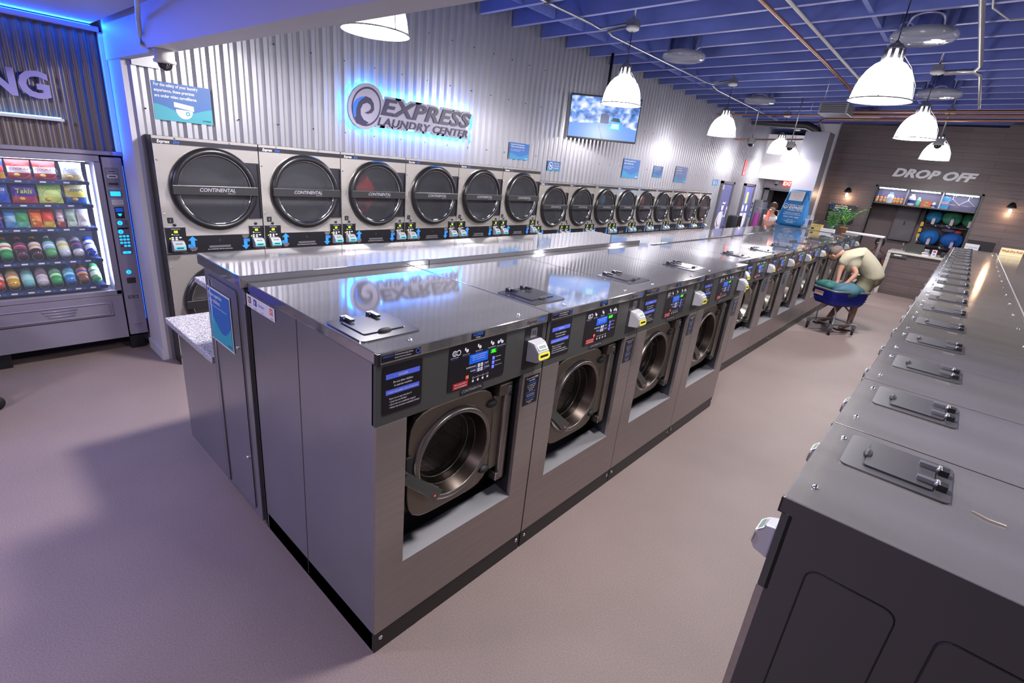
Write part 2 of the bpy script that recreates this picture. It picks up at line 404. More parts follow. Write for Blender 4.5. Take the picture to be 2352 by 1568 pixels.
# vestibule ceiling and the beam over the opening
ce = MB(); ce.box((-6.4, YB, 2.85), (XR, 1.10, 2.95), 'wall_white'); struct(ce.build('ceiling_vestibule'))
be = MB(); be.box((-4.42, 1.10, 2.6), (XR, 1.24, 4.2), 'wall_white'); be.box((-6.4, 1.17, 2.6), (-4.42, 1.24, 4.2), 'wall_white'); struct(be.build('trim_3'))
be = MB(); be.box((WX - 0.01, 1.24, 2.565), (WX + 0.05, 1.43, 2.66), 'grey_metal'); struct(be.build('trim_4'))
wr = MB(); corrugated(wr, 'x', XR, YB, YE, 0, 4.3, 'galv', 0.24, -0.03, 'trap'); struct(wr.build('wall_right'))
wb = MB(); wb.box((-6.4, YB - 0.1, 0), (XR, YB, 4.2), 'wall_white'); struct(wb.build('wall_back'))
ck = MB(); ck.add([(-6.4, 1.2, 4.12), (XR, 1.2, 4.34), (XR, YE, 4.34), (-6.4, YE, 4.12)], [(0, 1, 2, 3)], 'ceiling_blue'); struct(ck.build('ceiling'))
# joists
TN = [5]
def trim(mb, **k):
    o = struct(mb.build('trim_%d' % TN[0], **k)); TN[0] += 1; return o
def sbox(mb, x0, x1, y0, y1, h, m, dz=0):
    a, b = zj(x0) + dz, zj(x1) + dz
    mb.add([(x0, y0, a), (x1, y0, b), (x1, y1, b), (x0, y1, a), (x0, y0, a + h), (x1, y0, b + h), (x1, y1, b + h), (x0, y1, a + h)],
           [(0, 3, 2, 1), (4, 5, 6, 7), (0, 1, 5, 4), (1, 2, 6, 5), (2, 3, 7, 6), (3, 0, 4, 7)], m)
k = 0
for i in range(-5, 23):
    y = 5.005 + 0.617 * i
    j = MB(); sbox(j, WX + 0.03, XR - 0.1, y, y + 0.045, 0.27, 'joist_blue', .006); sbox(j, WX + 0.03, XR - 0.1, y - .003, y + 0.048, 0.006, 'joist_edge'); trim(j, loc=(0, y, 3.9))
for x in (-4.65, -1.43, 1.9):
    j = MB()
    for i in range(-5, 22):
        y = 5.005 + 0.617 * i; sbox(j, x, x + 0.045, y + 0.047, y + 0.615, 0.12, 'joist_blue', 0.02)
    trim(j)
# ---- far wall with the drop off opening
YF = 15.9
fw = MB(); fw.box((-3.2, YF, 0), (-2.0, YF + 0.12, 3.86), 'plank'); fw.box((0.0, YF, 0), (XR, YF + 0.12, 3.95), 'plank')
fw.box((-2.0, YF, 2.45), (0.0, YF + 0.12, 3.88), 'plank');  struct(fw.build('wall_far'))
fr = MB()
fr.box((-2.04, YF - 0.02, 1.0), (-2.0, YF + 0.3, 2.49), 'fascia'); fr.box((0, YF - 0.02, 1.0), (0.04, YF + 0.3, 2.49), 'fascia'); fr.box((-2.04, YF - 0.02, 2.45), (0.04, YF + 0.3, 2.49), 'fascia')
trim(fr)
wk = MB(); wk.box((-3.6, 17.3, 0), (XR, 17.4, 4.1), cmat('#8d7d80').name); struct(wk.build('wall_office'))
wk = MB(); wk.box((-3.75, YF + 0.03, 0), (-3.2, YF + 0.1, 3.86), 'wall_light'); wk.box((-3.27, YF + 0.1, 0), (-3.2, 17.3, 3.9), 'wall_light'); struct(wk.build('wall_corridor'))
wk = MB(); wk.box((-5.37, 17.4, 2.4), (-3.27, 19.5, 3.68), cmat('#f0eff3').name); struct(wk.build('wall_bulkhead'))
wk = MB(); wk.box((-5.37, 18.2, 2.13), (-3.27, 18.3, 2.4), 'wall_light'); wk.box((-3.9, 18.2, 0), (-3.27, 18.3, 2.13), 'wall_light'); wk.box((-6.4, YE, 0), (XR, YE + .1, 4.2), 'black_matte'); struct(wk.build('wall_exit'))
# steel clad column
co = MB(); co.box((-3.56, 14.2, 0), (-3.04, 14.75, 3.5), 'column'); tag(co.build('steel_clad_column', bevel=0.006), 'tall stainless steel clad column behind the blue laundry bag', 'column')

# ================================================================ washers
def washer(W, H, D, label, big=True, right=False, disp='SEL'):
    """local frame: front plane x=0 facing +x, y 0..W left to right, z up"""
    t = thing('washing_machine', label, 'washing machine')
    top = 'steel_top_right' if right else 'steel_top'
    zc = H - 0.301; zl = H - 0.046; zk = 0.113; zs = 0.445 if big else 0.40; g = 0.003
    k = W / 0.99; o0, o1 = 0.143 * k, 0.843 * k
    b = MB(); s = 'steel_front'
    b.box((-0.02, g, zk + .004), (0, o0, zc), s); b.box((-0.02, o1, zk + .004), (0, W - g, zc), s); b.box((-0.02, o0, zk + .004), (0, o1, zs), s)
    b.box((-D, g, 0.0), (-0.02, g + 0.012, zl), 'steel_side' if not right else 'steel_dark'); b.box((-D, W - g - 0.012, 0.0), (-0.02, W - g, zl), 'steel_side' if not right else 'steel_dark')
    b.box((-D, g, 0.0), (-D + 0.012, W - g, zl), s)
    b.box((-0.30, o0 - .012, zs - .02), (-0.02, o0, zc), 'steel_dark'); b.box((-0.30, o1, zs - .02), (-0.02, o1 + .012, zc), 'steel_dark')
    b.holed_rect(o0, zs - .05, o1, zc + .02, (0.475 * k, 0.835 if big else 0.78), 0.19 if big else .178, -.19, -.175, 'steel_dark'); b.box((-0.30, o0, zs + 0.005), (-0.18, o1, zs + 0.02), 'black')
    b.add([(0, o0, zs), (0, o1, zs), (-0.11, o1, zs + .018), (-0.11, o0, zs + .018)], [(0, 1, 2, 3)], 'sill'); b.box((-0.18, o0, zs - 0.02), (-0.11, o1, zs - .0), 'black')
    if big or right:
        for yy in (g,):
            b.box((-D * .55 - .002, yy - .0015, 0.02), (-D * .55 + .002, yy, zl), 'fascia')
    b.build('cabinet', t)
    if right:
        # pressed panels on the flank
        b = MB()
        for x0, x1 in ((-0.30, -0.10), (-0.62, -0.38)):
            P = rrect(x0, 0.2, x1, H - 0.17, 0.03)
            for yy in (W - g + 0.001,):
                b.tube([(p[0], yy, p[1]) for p in P], 0.0022, 'black', 5, True)
        b.build('side_pressing', t)
    b = MB(); b.box((-D + .02, g, 0.0), (-0.004, W - g, zk), 'kick'); b.build('kick_plate', t, bevel=0.003)
    for yy in (0.035, W - 0.035): b = MB(); b.lathe([(0.011, 0), (0.011, 0.004), (0.006, 0.008)], 'chrome', T(-0.004, yy, 0.075) @ FX, 10); b.build('bolt', t)
    b = MB(); b.box((-D - 0.0, g * .5, zl), (0.006, W - g * .5, H), top); b.build('top_cover', t, bevel=0.004)
    b = MB(); b.box((-0.012, g * .5 - .001, zl - .002), (0.009, g * .5 + .012, H - .002), 'black'); b.build('corner_trim', t)
    b = MB(); b.box((-0.012, W - .0135, zl - .002), (0.009, W - .0005, H - .002), 'black'); b.build('corner_trim', t)
    tc = top
    if right: b = MB(); b.box((-D - .002, W - g * .5, zl + .001), (0.004, W - g * .5 + .002, H - .0015), 'steel_dark'); b.build('cover_lip_shade', t)  # darker strip over the cover lip, its dark reflection put into the colour
    # soap hatch
    h0, h1 = (0.01, 0.29) if big else (0.06, 0.32); d0, d1 = (-0.11, -0.385) if big else (-0.065, -0.335)
    if not right: h0, h1 = 0.015, 0.285
    b = MB(); P = rrect(d1, h0, d0, h1, 0.02); hm_ = 'hatch_dark' if right else 'hatch'; b.prism(P, 0.006, hm_, T(0, 0, H)); 
    P = rrect(d1 + 0.04, h0 + 0.04, d0 - 0.055, h1 - 0.035, 0.012); b.prism([(p[0] , p[1]) for p in P], 0.0015, 'black', T(0, 0, H + 0.006))
    hh = b.build('soap_hatch', t)
    b = MB(); P = rrect(d1 + 0.043, h0 + 0.043, d0 - 0.058, h1 - 0.038, 0.011); b.prism(P, 0.004, hm_, T(0, 0, H + 0.007)); b.build('hatch_lid', hh)
    for yy in (h0 + 0.075, h1 - 0.075):
        b = MB(); b.box((d1 + 0.012, yy - .015, H + .006), (d1 + 0.036, yy + .015, H + .024), 'black'); b.box((d1 + 0.034, yy - .009, H + .016), (d1 + 0.085, yy + .009, H + .026), 'grey_metal' if right else 'black'); b.cyl((d1 + 0.036, yy - .014, H + .019), (d1 + 0.036, yy + .014, H + .019), 0.008, 'grey_metal'); b.build('hinge', hh)
    b = MB(); yc = (h0 + h1) / 2; b.ball((d0 - 0.058, yc, H + 0.01), (0.012, 0.032, 0.012), 'rubber', 12, 6); b.build('hatch_handle', hh)
    for xx, yy in [(-.045, 0.18 * k), (-.045, 0.81 * k)] + ([(-D + 0.06, 0.3)] if right else []): b = MB(); b.lathe([(0.010, 0), (0.010, .003), (0.005, .009)], 'chrome', T(xx, yy, H), 8); b.build('screw', t)
    # fascia
    b = MB(); b.box((-0.03, g, zc), (-0.002, W - g, zl - 0.001), 'fascia'); b.box((-0.04, g, zc - 0.002), (-0.021, W - g, zc), 'steel_edge'); fa = b.build('control_fascia', t, bevel=0.004)
    e = 0.0; z0 = H - 1.466
    def Z(z): return z + z0
    def Y(y): return y * k
    b = MB(); b.poly(rrect(Y(.028), Z(1.207), Y(.21), Z(1.406), 0.01), 'sticker_black', T(e, 0, 0) @ FX)
    for a, c, tx in ((1.352, 1.373, 'DANGER'), (1.288, 1.308, 'DOOR IS EQUIPPED WITH INTERLOCK')):
        b.poly(rrect(Y(.043), Z(a), Y(.197), Z(c), 0.002), 'bar_blue', T(e + .0006, 0, 0) @ FX)
        b.text(tx, 0.011 if len(tx) < 9 else 0.008, 'white_print', (e + .0012, Y(.12), Z(a) + .006), align='C', wide=k)
    b.text('Do not allow children', .012, 'white_print', (e + .0012, Y(.12), Z(1.332)), align='C', wide=k * .85); b.text('to operate machine.', .012, 'white_print', (e + .0012, Y(.12), Z(1.318)), align='C', wide=k * .85)
    for q, s_ in enumerate(('Never try to open the door if', '• Cycle has not finished', '• Drum has not completely stopped', '• Water has not been completely drained')):
        b.text(s_, .0105, 'white_print', (e + .0012, Y(.058), Z(1.267 - q * .0125)), wide=k * .8)
    b.build('warning_label', fa, label='black warning sticker with two blue bars')
    b = MB(); b.poly(rrect(Y(.347), Z(1.208), Y(.69), Z(1.412), 0.012), 'sticker_black', T(e, 0, 0) @ FX)
    x = e + .0012
    # instruction icons
    for q, yy in enumerate((.375, .44, .515, .595, .655)):
        zz = Z(1.382 + (0, .002, .004, .003, .0)[q])
        if q == 0:
            for dy in (0, .022): b.lathe([(0.009, 0), (0.013, 0)], 'white_print', T(x, Y(yy) + dy * k, zz) @ FX, 14, caps=False)
            b.lathe([(0.004, 0), (0.006, 0)], 'white_print', T(x, Y(yy), zz) @ FX, 10, caps=False)
        else:
            b.lathe([(0.0, 0), (0.008, 0)], 'white_print', T(x, Y(yy) + .006, zz - .003) @ FX, 9, caps=False); b.rect(Y(yy) - .009, zz - .001, Y(yy) - .001, zz + .012, 'white_print', x)
            if q == 4: b.lathe([(0.0, 0), (0.008, 0)], 'white_print', T(x, Y(yy) - .018, zz) @ FX, 9, caps=False)
        b.text(('DOOR CLOSED', 'SELECT CYCLE', 'PRESS BUTTON', 'ADD DETERGENT', 'START CARD/COIN')[q], .0062, 'white_print', (x, Y(yy), zz - .021), align='C', wide=k)
        b.text(('Puerta cerrada', 'Seleccione ciclo', 'Oprima el boton', 'Agregue jabon', 'Inserte tarjeta')[q], .006, 'blue_print', (x, Y(yy), zz - .028), align='C', wide=k)
    b.rect(Y(.462), Z(1.312), Y(.575), Z(1.356), 'lcd_blue', x - .0004)
    for q, s_ in enumerate(('Customize your wash with SUPERWASH,', 'EXTRA WASH or EXTRA RINSE', 'before or when START is pressed')):
        b.text(s_, .0068, 'white_print', (x + .0004, Y(.518), Z(1.346 - q * .0095)), align='C', wide=k * .8)
    b.rect(Y(.585), Z(1.334), Y(.632), Z(1.358), 'led_panel_green', x)
    b.text(disp, .021, 'led_green', (x + .0006, Y(.608), Z(1.3385)), align='C', shear=.2, off=.02, wide=k)
    for r_ in range(2):
        for c_ in range(2):
            b.rect(Y(.515 + c_ * .018), Z(1.288 - r_ * .021), Y(.529 + c_ * .018), Z(1.305 - r_ * .021), 'white_print', x)
            b.text(str(1 + c_ + 2 * r_), .013, 'black', (x + .0005, Y(.522 + c_ * .018), Z(1.292 - r_ * .021)), align='C', wide=k)
    for yy in (.506, .555): b.rect(Y(yy), Z(1.266), Y(yy + .003), Z(1.306), 'bar_blue', x)
    for s_, yy, zz, al in (('SUPERWASH', .502, 1.295, 'R'), ('WARM', .502, 1.275, 'R'), ('HOT', .56, 1.295, 'L'), ('COLD', .56, 1.275, 'L')):
        b.text(s_, .010, 'white_print', (x, Y(yy), Z(zz)), align=al, off=.01, wide=k); b.text({'SUPERWASH': 'Mas lavado', 'WARM': 'Tibio', 'HOT': 'Caliente', 'COLD': 'Frio'}[s_], .0075, 'blue_print', (x, Y(yy), Z(zz - .008)), align=al, wide=k)
    for q in range(3):
        b.rect(Y(.605), Z(1.302 - q * .021), Y(.62), Z(1.318 - q * .021), 'led_blue' if big else 'led_blue', x)
        b.rect(Y(.606), Z(1.313 - q * .021), Y(.61), Z(1.317 - q * .021), 'led_red', x + .0005)
        b.text(('EXTRA WASH', 'EXTRA RINSE', 'DELICATE CYCLE')[q], .0062, 'white_print', (x, Y(.626), Z(1.311 - q * .021)), wide=k * .9)
    b.rect(Y(.375), Z(1.213), Y(.462), Z(1.243), 'red_print', x); b.rect(Y(.447), Z(1.247), Y(.464), Z(1.264), 'orange_print', x)
    b.text('Press stop only in', .0095, 'white_print', (x + .0005, Y(.419), Z(1.231)), align='C', off=.01, wide=k); b.text('case of emergency', .0095, 'white_print', (x + .0005, Y(.419), Z(1.219)), align='C', off=.01, wide=k)
    b.text('STOP', .0065, 'white_print', (x + .0005, Y(.4555), Z(1.253)), align='C', wide=k)
    for q in range(4):
        b.lathe([(0.0, 0), (0.006, 0)], 'white_print', T(x, Y(.492 + q * .03), Z(1.228)) @ FX, 10, caps=False)
        b.lathe([(0.004, 0), (0.005, 0)], 'white_print', T(x, Y(.492 + q * .03), Z(1.243)) @ FX, 10, caps=False)
        if q < 3: b.rect(Y(.497 + q * .03), Z(1.2425), Y(.517 + q * .03), Z(1.2435), 'white_print', x)
    b.build('control_panel', fa, label='black button panel with blue display and green digits')
    b = MB(); b.rect(Y(.423), Z(1.177), Y(.559), Z(1.2), 'black', e + .0003); b.text('CONTINENTAL', .019, 'silver_text', (e + .001, Y(.491), Z(1.184)), align='C', shear=.2, off=.02, wide=k * .95); b.build('maker_badge', fa)
    b = MB(); b.poly(rrect(Y(.822), Z(1.195), Y(.955), Z(1.41), 0.008), 'sticker_black', T(e, 0, 0) @ FX); b.build('reader_panel', fa)
    nb = MB(); nb.poly(rrect(Y(.863), Z(1.355), Y(.911), Z(1.404), 0.006), 'grey_metal', T(e + .0008, 0, 0) @ FX); nb.text('32', .03, 'black', (e + .0014, Y(.887), Z(1.368)), align='C', wide=k); nb.build('number_plate', fa)
    # lip stickers
    zt = H - 0.024
    b = MB(); xx = .0065; b.rect(Y(.02), H - .038, Y(.193), H - .012, 'sticker_black', xx); b.text('IMPORTANT!', .009, 'bar_blue', (xx + .0006, Y(.024), H - .022), wide=k * .9); b.text('To Prevent Oversudsing, Do Not', .0085, 'white_print', (xx + .0006, Y(.075), H - .021), wide=k * .7); b.text('Use More Than 3/4 cup Detergent', .0075, 'white_print', (xx + .0006, Y(.075), H - .032), wide=k * .7)
    b.lathe([(0.008, 0), (0.0105, 0)], 'bar_blue', T(xx + .0006, Y(.18), H - .024) @ FX, 14, caps=False)
    b.build('detergent_label', t); b = MB()
    b.rect(Y(.458), H - .037, Y(.538), H - .01, 'sticker_black', xx); b.text('6 LOADS' if big else '4 LOADS', .017, 'brand_blue', (xx + .0006, Y(.498), H - .0235), align='C', off=.02, wide=k * .85); b.text('6 larger', .009, 'white_print', (xx + .0006, Y(.498), H - .034), align='C', wide=k)
    b.build('load_label', t); b = MB()
    b.text('Express', .024, 'black', (xx, Y(.818), H - .033), shear=.25, wide=k * .95); b.text('Wash', .024, 'brand_blue', (xx, Y(.9), H - .033), shear=.25, wide=k * .95, off=.01)
    b.build('lip_lettering', t)
    # card reader
    b = MB(); y0, y1 = Y(.845), Y(.945); r0 = 0.0
    P = [(0, Z(1.345)), (.05, Z(1.338)), (.088, Z(1.30)), (.095, Z(1.262)), (.075, Z(1.245)), (0, Z(1.238))]
    rs = .55 if right else .78; P = [(p[0] * rs, p[1]) for p in P]
    n = len(P); vs = [(p[0], y0, p[1]) for p in P] + [(p[0], y1, p[1]) for p in P]
    for i_ in (1, 2, 3, 4): vs[i_] = (P[i_][0], y0 + .008, P[i_][1]); vs[i_ + n] = (P[i_][0], y1 - .008, P[i_][1])
    b.add(vs, [tuple(range(n))[::-1], tuple(range(n, 2 * n))] + [(i_, (i_ + 1) % n, n + (i_ + 1) % n, n + i_) for i_ in range(n)], 'reader_grey')
    rd = b.build('card_reader', t, bevel=0.004)
    b = MB(); A = Matrix(((0, -.70, .714, .070 * rs), (1, 0, 0, (y0 + y1) / 2), (0, .714, .70, Z(1.320)), (0, 0, 0, 1)))
    b.poly(rrect(-.034, -.014, .034, .014, .003), 'wall_light', A @ T(0, 0, .0012)); b.poly(rrect(-.026, -.008, .026, .007, .001), 'lcd', A @ T(0, 0, .002)); b.build('reader_display', rd)
    b = MB(); A = Matrix(((0, -.18, .98, .0925 * rs), (1, 0, 0, (y0 + y1) / 2), (0, .98, .18, Z(1.281)), (0, 0, 0, 1)))
    b.poly(rrect(-.044, -.019, .044, .017, .015), 'reader_yellow', A @ T(0, 0, .0015)); b.poly(rrect(-.03, -.006, .03, .005, .001), 'black', A @ T(0, 0, .0022)); b.build('card_slot', rd)
    # instruction strip below
    b = MB(); b.rect(Y(.86), Z(.982), Y(.976), Z(1.145), 'sticker_black', .0006)
    for q, s_ in enumerate(('Do you want a COLD', 'wash rinse?')): b.text(s_, .0125, 'white_print', (.0012, Y(.918), Z(1.128 - q * .013)), align='C', off=.01, wide=k * .8, shear=.2)
    for z_, s_, m_ in ((1.1, 'SUPERWASH', 'brand_blue'), (1.048, 'EXTRA WASH', 'brand_blue'), (1.012, 'EXTRA RINSE', 'brand_blue')): b.text(s_, .012, m_, (.0012, Y(.918), Z(z_)), align='C', wide=k)
    for z_, s_ in ((1.09, 'for heavily soiled clothes'), (1.08, 'Add an extra 5 minutes'), (1.07, 'to the wash cycle'), (1.06, '$0.50 extra'), (1.038, 'press any extra button'), (1.028, 'before the cycle starts'), (1.0, 'gives a second rinse'), (.99, 'Thank you')): b.text(s_, .0085, 'white_print', (.0012, Y(.918), Z(z_)), align='C', wide=k * .8)
    b.build('instruction_sticker', t)
    # door
    cy_, cz_ = 0.475 * k, (0.835 if big else 0.78); R = 0.212 if big else 0.2
    b = MB(); b.holed(superr((cy_, cz_), .262 if big else .24 * min(1, k * 1.15), .282 if big else .262, 5), (cy_, cz_), R, -.105, -.075, 'champagne'); dp = b.build('door', t, bevel=0.006)
    b = MB(); b.lathe([(R - .03, -.12), (R - .012, -.075), (R - .004, -.058)], 'bronze' if big else 'champagne_light', T(0, cy_, cz_) @ FX, 40, caps=False); b.lathe([(R - .004, -.058), (R + .006, -.05), (R + .02, -.055), (R + .028, -.076)], 'champagne_light' if big else 'chrome', T(0, cy_, cz_) @ FX, 40, caps=False); b.build('door_ring', dp)
    b = MB(); b.lathe([(R - .028, -.12), (R - .04, -.155), (R - .045, -.16), (R - .048, -.19), (R - .055, -.19)], 'bronze', T(0, cy_, cz_) @ FX, 32, caps=False)
    for rr, xx_ in ((R - .027, -.118), (R - .043, -.158)): b.lathe([(rr + .003 * math.cos(q * PI / 4), xx_ + .003 * math.sin(q * PI / 4)) for q in range(9)], 'champagne_light', T(0, cy_, cz_) @ FX, 32, caps=False); b.build('glass_rim', dp)
    b = MB(); b.lathe([(R - .032, -.115), (R * .6, -.135), (R * .3, -.145), (0.001, -.148)], 'washer_glass', T(0, cy_, cz_) @ FX, 32, caps=False); b.build('door_glass', dp)
    b = MB(); b.lathe([(R - .02, -.19), (R + .04, -.22), (R + .04, -.4)], 'perforated', T(0, cy_, cz_) @ FX, 32, caps=False); b.lathe([(R + .04, -.4), (.001, -.4)], 'perforated', T(0, cy_, cz_) @ FX, 32, caps=False); b.build('drum', t)
    # hinge on the right of the door
    hy = 0.825 * k if big else .80 * k; b = MB(); b.cyl((-.06, hy - .02, cz_ - .27 * R / .212), (-.06, hy - .02, cz_ + .27 * R / .212), .024, 'champagne_light'); b.box((-.10, hy - .10, cz_ - .21), (-.07, hy - .03, cz_ + .22), 'champagne')
    b.box((-.10, hy - .09, cz_ + .22), (-.045, hy - .0, cz_ + .285), 'champagne'); b.box((-.10, hy - .06, cz_ - .285), (-.045, hy - .0, cz_ - .24), 'champagne_light'); hg = b.build('door_hinge', dp, bevel=0.005)
    b = MB(); b.ball((-.072, hy - .115, cz_ + .185), (.02, .036, .022), 'rubber', 12, 6); b.build('hinge_pad', dp); b = MB(); b.ball((-.072, hy - .13, cz_ - .19), (.02, .036, .022), 'rubber', 12, 6); b.build('hinge_pad', dp); b = MB(); b.lathe([(.012, 0), (.012, .01)], 'rubber', T(-.045, hy - .02, cz_ + .225) @ FX, 12); b.build('hinge_cap', dp)
    # handle
    b = MB(); hy0 = cy_ - R - .07; b.box((-.075, hy0 - .0, cz_ - .02), (-.06, hy0 + .035, cz_ + .085), 'rubber')
    for i_ in range(1):
        a = Vector((-.05, hy0 - .02, cz_ + .01)); c_ = Vector((-.035, hy0 + .155, cz_ - .155)); d = (c_ - a); u = Vector((0, -d.z, d.y)).normalized() * .026
        vs = []
        for t_, th in ((0, .8), (.55, .9), (1, 1.15)):
            p = a + d * t_
            for x_ in (-.012, .016): vs += [p + u * th + Vector((x_, 0, 0)), p - u * th + Vector((x_, 0, 0))]
        fs = []
        for i2 in (0, 4): fs += [(i2, i2 + 4, i2 + 5, i2 + 1)[::-1], (i2 + 2, i2 + 6, i2 + 7, i2 + 3), (i2, i2 + 2, i2 + 6, i2 + 4), (i2 + 1, i2 + 5, i2 + 7, i2 + 3)]
        fs += [(0, 1, 3, 2), (8, 10, 11, 9)]
        b.add(vs, fs, 'fascia'); b.add([tuple(c_ + Vector((.017, -.028, .012))), tuple(c_ + Vector((.017, -.016, .018))), tuple(c_ + Vector((.017, -.018, .006)))], [(0, 1, 2)], 'led_red')
    b.build('door_handle', dp, bevel=0.004, label='dark plastic door handle')
    snapshot(t); return t

big = washer(0.99, 1.466, 1.10, 'nearest wide steel front-load washer, number 32 above its yellow card slot')
big.location = (-1.402, 0.927, 0); big['group'] = 'tall front-load washers of the left island'
# social media sticker on the end machine's flank
b = MB(); b.add([(-.81, -.0, 1.345), (-.81, 0, 1.41), (-1.12, 0, 1.41), (-1.12, 0, 1.345)], [(0, 1, 2, 3)], 'wall_light')
SY = Matrix(((1, 0, 0, 0), (0, 0, -1, 0), (0, 1, 0, 0), (0, 0, 0, 1)))
for xx, c_ in ((-1.085, '#6b5048'), (-1.02, '#2d3f86')): b.add([(xx - .016, -.001, 1.368), (xx + .016, -.001, 1.368), (xx + .016, -.001, 1.4), (xx - .016, -.001, 1.4)], [(0, 1, 2, 3)], cmat(c_).name)
b.text('f', .034, 'white_print', (-1.025, -.002, 1.37), F=FY, off=.03); b.lathe([(.006, 0), (.01, 0)], 'white_print', T(-1.085, -.002, 1.384) @ FY, 12, caps=False)
b.text('foursquare', .02, 'brand_blue', (-.985, -.002, 1.378), F=FY, wide=.75)
for q in range(9): xx, zz = -.86 + (q % 3) * .011, 1.372 + (q // 3) * .011; b.add([(xx, -.002, zz), (xx + .008, -.002, zz), (xx + .008, -.002, zz + .008), (xx, -.002, zz + .008)], [(0, 1, 2, 3)], 'orange_print' if q != 4 else 'wall_light')
for xx in (-1.085, -1.02, -.94, -.84): b.text('LIKE US', .008, 'black', (xx, -.002, 1.352), F=FY, align='C')
b.build('social_sticker', big, label='white sticker strip with small icons')
nearskip = ('social_sticker',)
SEC = ['second tall washer along the left island, reading 0675 in green', 'third tall washer along the left island, between two matching ones', 'fourth and last tall washer, where the left island steps down']
big2 = washer(0.99, 1.466, 1.10, SEC[0], disp='0675'); big2.location = (-1.402, .927 + .993, 0); big2['group'] = big['group']
for i in (1, 2): copy_tree(big2, SEC[i], loc=(-1.402, 0.927 + 0.99 * (i + 1) + .003, 0))
small = washer(1.0, 1.38, 0.98, 'first short washer past the step in the left island, half hidden', big=False, disp='2 75')
small.location = (-1.70, 4.95, 0); small['group'] = 'short front-load washers of the left island'; small.scale = (1, .98, 1)
ys = [4.95, 5.93, 6.91, 7.83, 8.81, 9.84, 10.88, 11.95, 13.12]
for i in range(1, 8):
    lab = ['', 'second short washer past the step, green clothes glinting in its drum', 'third short washer past the step in the left island', 'fourth short washer past the step, nearest left of the loaded cart', 'fifth short washer past the step, directly behind the bent man\'s basket', 'sixth short washer past the step, its door right behind the bent man', 'seventh short washer past the step, only its panel above the man', 'farthest washer of the left island, at its drop-off end'][i]
    copy_tree(small, lab, loc=(-1.70, ys[i], 0), scale=(1, ys[i + 1] - ys[i] - .003, 1))
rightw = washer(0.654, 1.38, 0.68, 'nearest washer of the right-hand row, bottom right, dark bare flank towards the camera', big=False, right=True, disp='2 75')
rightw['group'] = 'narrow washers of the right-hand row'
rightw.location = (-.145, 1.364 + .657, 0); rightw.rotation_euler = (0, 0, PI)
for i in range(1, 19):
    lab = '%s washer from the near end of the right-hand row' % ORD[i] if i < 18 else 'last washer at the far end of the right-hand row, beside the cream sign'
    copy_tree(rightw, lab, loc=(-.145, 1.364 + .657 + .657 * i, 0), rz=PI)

# ---- back-to-back steel bulkhead cover on the right
b = MB(); b.box((.545, 1.37, 0), (1.25, 13.85, 1.355), 'steel_front'); o = thing('steel_bulkhead', 'steel service bulkhead running behind the right-hand washers, cream sign at its far end', 'bulkhead', (0, 0, 0)); b.build('housing', o)
b = MB(); b.box((.54, 1.36, 1.355), (1.27, 13.85, 1.368), 'steel_top_right'); b.build('cover_sheet', o)
b = MB(); b.tube([(.54, 1.37, 1.385), (.54, 13.8, 1.385)], .006, 'grey_metal'); b.build('edge_rail', o)
# ---- left island bulkhead, tall part
o = thing('steel_bulkhead', 'tall steel service bulkhead behind the four nearest washers, blue sign on its end', 'bulkhead', (-2.8, .92, 0))
def L(mb): mb.M = T(2.8, -.92, 0); return mb
b = L(MB()); b.box((-3.06, .93, 0), (-2.53, 4.84, 1.44), 'steel_side'); b.build('housing', o)
b = L(MB()); b.box((-3.09, .895, 1.44), (-2.505, 2.05, 1.5), 'steel_top'); b.box((-3.09, 2.054, 1.44), (-2.505, 4.86, 1.497), 'steel_top'); b.build('top_sheet', o, bevel=.004)
b = L(MB()); b.box((-3.06, .915, .03), (-2.53, .93, 1.43), 'steel_side'); ep = b.build('end_panel', o, bevel=.003)
b = L(MB()); P = rrect(-3.02, .07, -2.6, 1.4, .03); b.prism(P, .006, 'steel_side', T(0, .915, 0) @ FY)
b.tube([(p[0], .9105, p[1]) for p in P], .002, 'black', 4, True); b.cyl((-2.968, .906, .08), (-2.968, .906, 1.38), .004, 'grey_metal', 6); ad = b.build('access_door', o)
b = L(MB()); 
for zz in (.42, 1.09): b.cyl((-2.63, .909, zz), (-2.63, .896, zz), .009, 'chrome')
b.build('door_lock', ad)
b = L(MB()); b.add([(-3.01, .905, 1.03), (-2.69, .905, 1.03), (-2.69, .905, 1.34), (-3.01, .905, 1.34)], [(0, 1, 2, 3)], 'wall_light'); o2 = b.build('notice_board', o, label='blue notice about supervising children')
b = L(MB()); yy = .9035; b.add([(-3.0, yy, 1.04), (-2.7, yy, 1.04), (-2.7, yy, 1.33), (-3.0, yy, 1.33)], [(0, 1, 2, 3)], 'sign_blue')
W_ = [(-3.0 + .3 * i / 14, 1.145 + .045 * math.cos(i / 14 * 5.2)) for i in range(15)]; b.add([(p[0], yy - .0006, p[1]) for p in W_] + [(-2.7, yy - .0006, 1.04), (-3.0, yy - .0006, 1.04)], [tuple(range(17))], 'teal')
b.text('Please supervise', .032, 'white_print', (-2.99, yy - .001, 1.295), F=FY, off=.01, wide=.9); b.text('your children.', .032, 'white_print', (-2.99, yy - .001, 1.26), F=FY, off=.01, wide=.9); b.text('Do not allow children to play with laundry carts', .0125, 'white_print', (-2.99, yy - .001, 1.237), F=FY); b.text('EXPRESS', .014, 'black', (-2.71, yy - .001, 1.052), F=FY, align='R', off=.01, shear=.2); b.build('notice_print', o2)
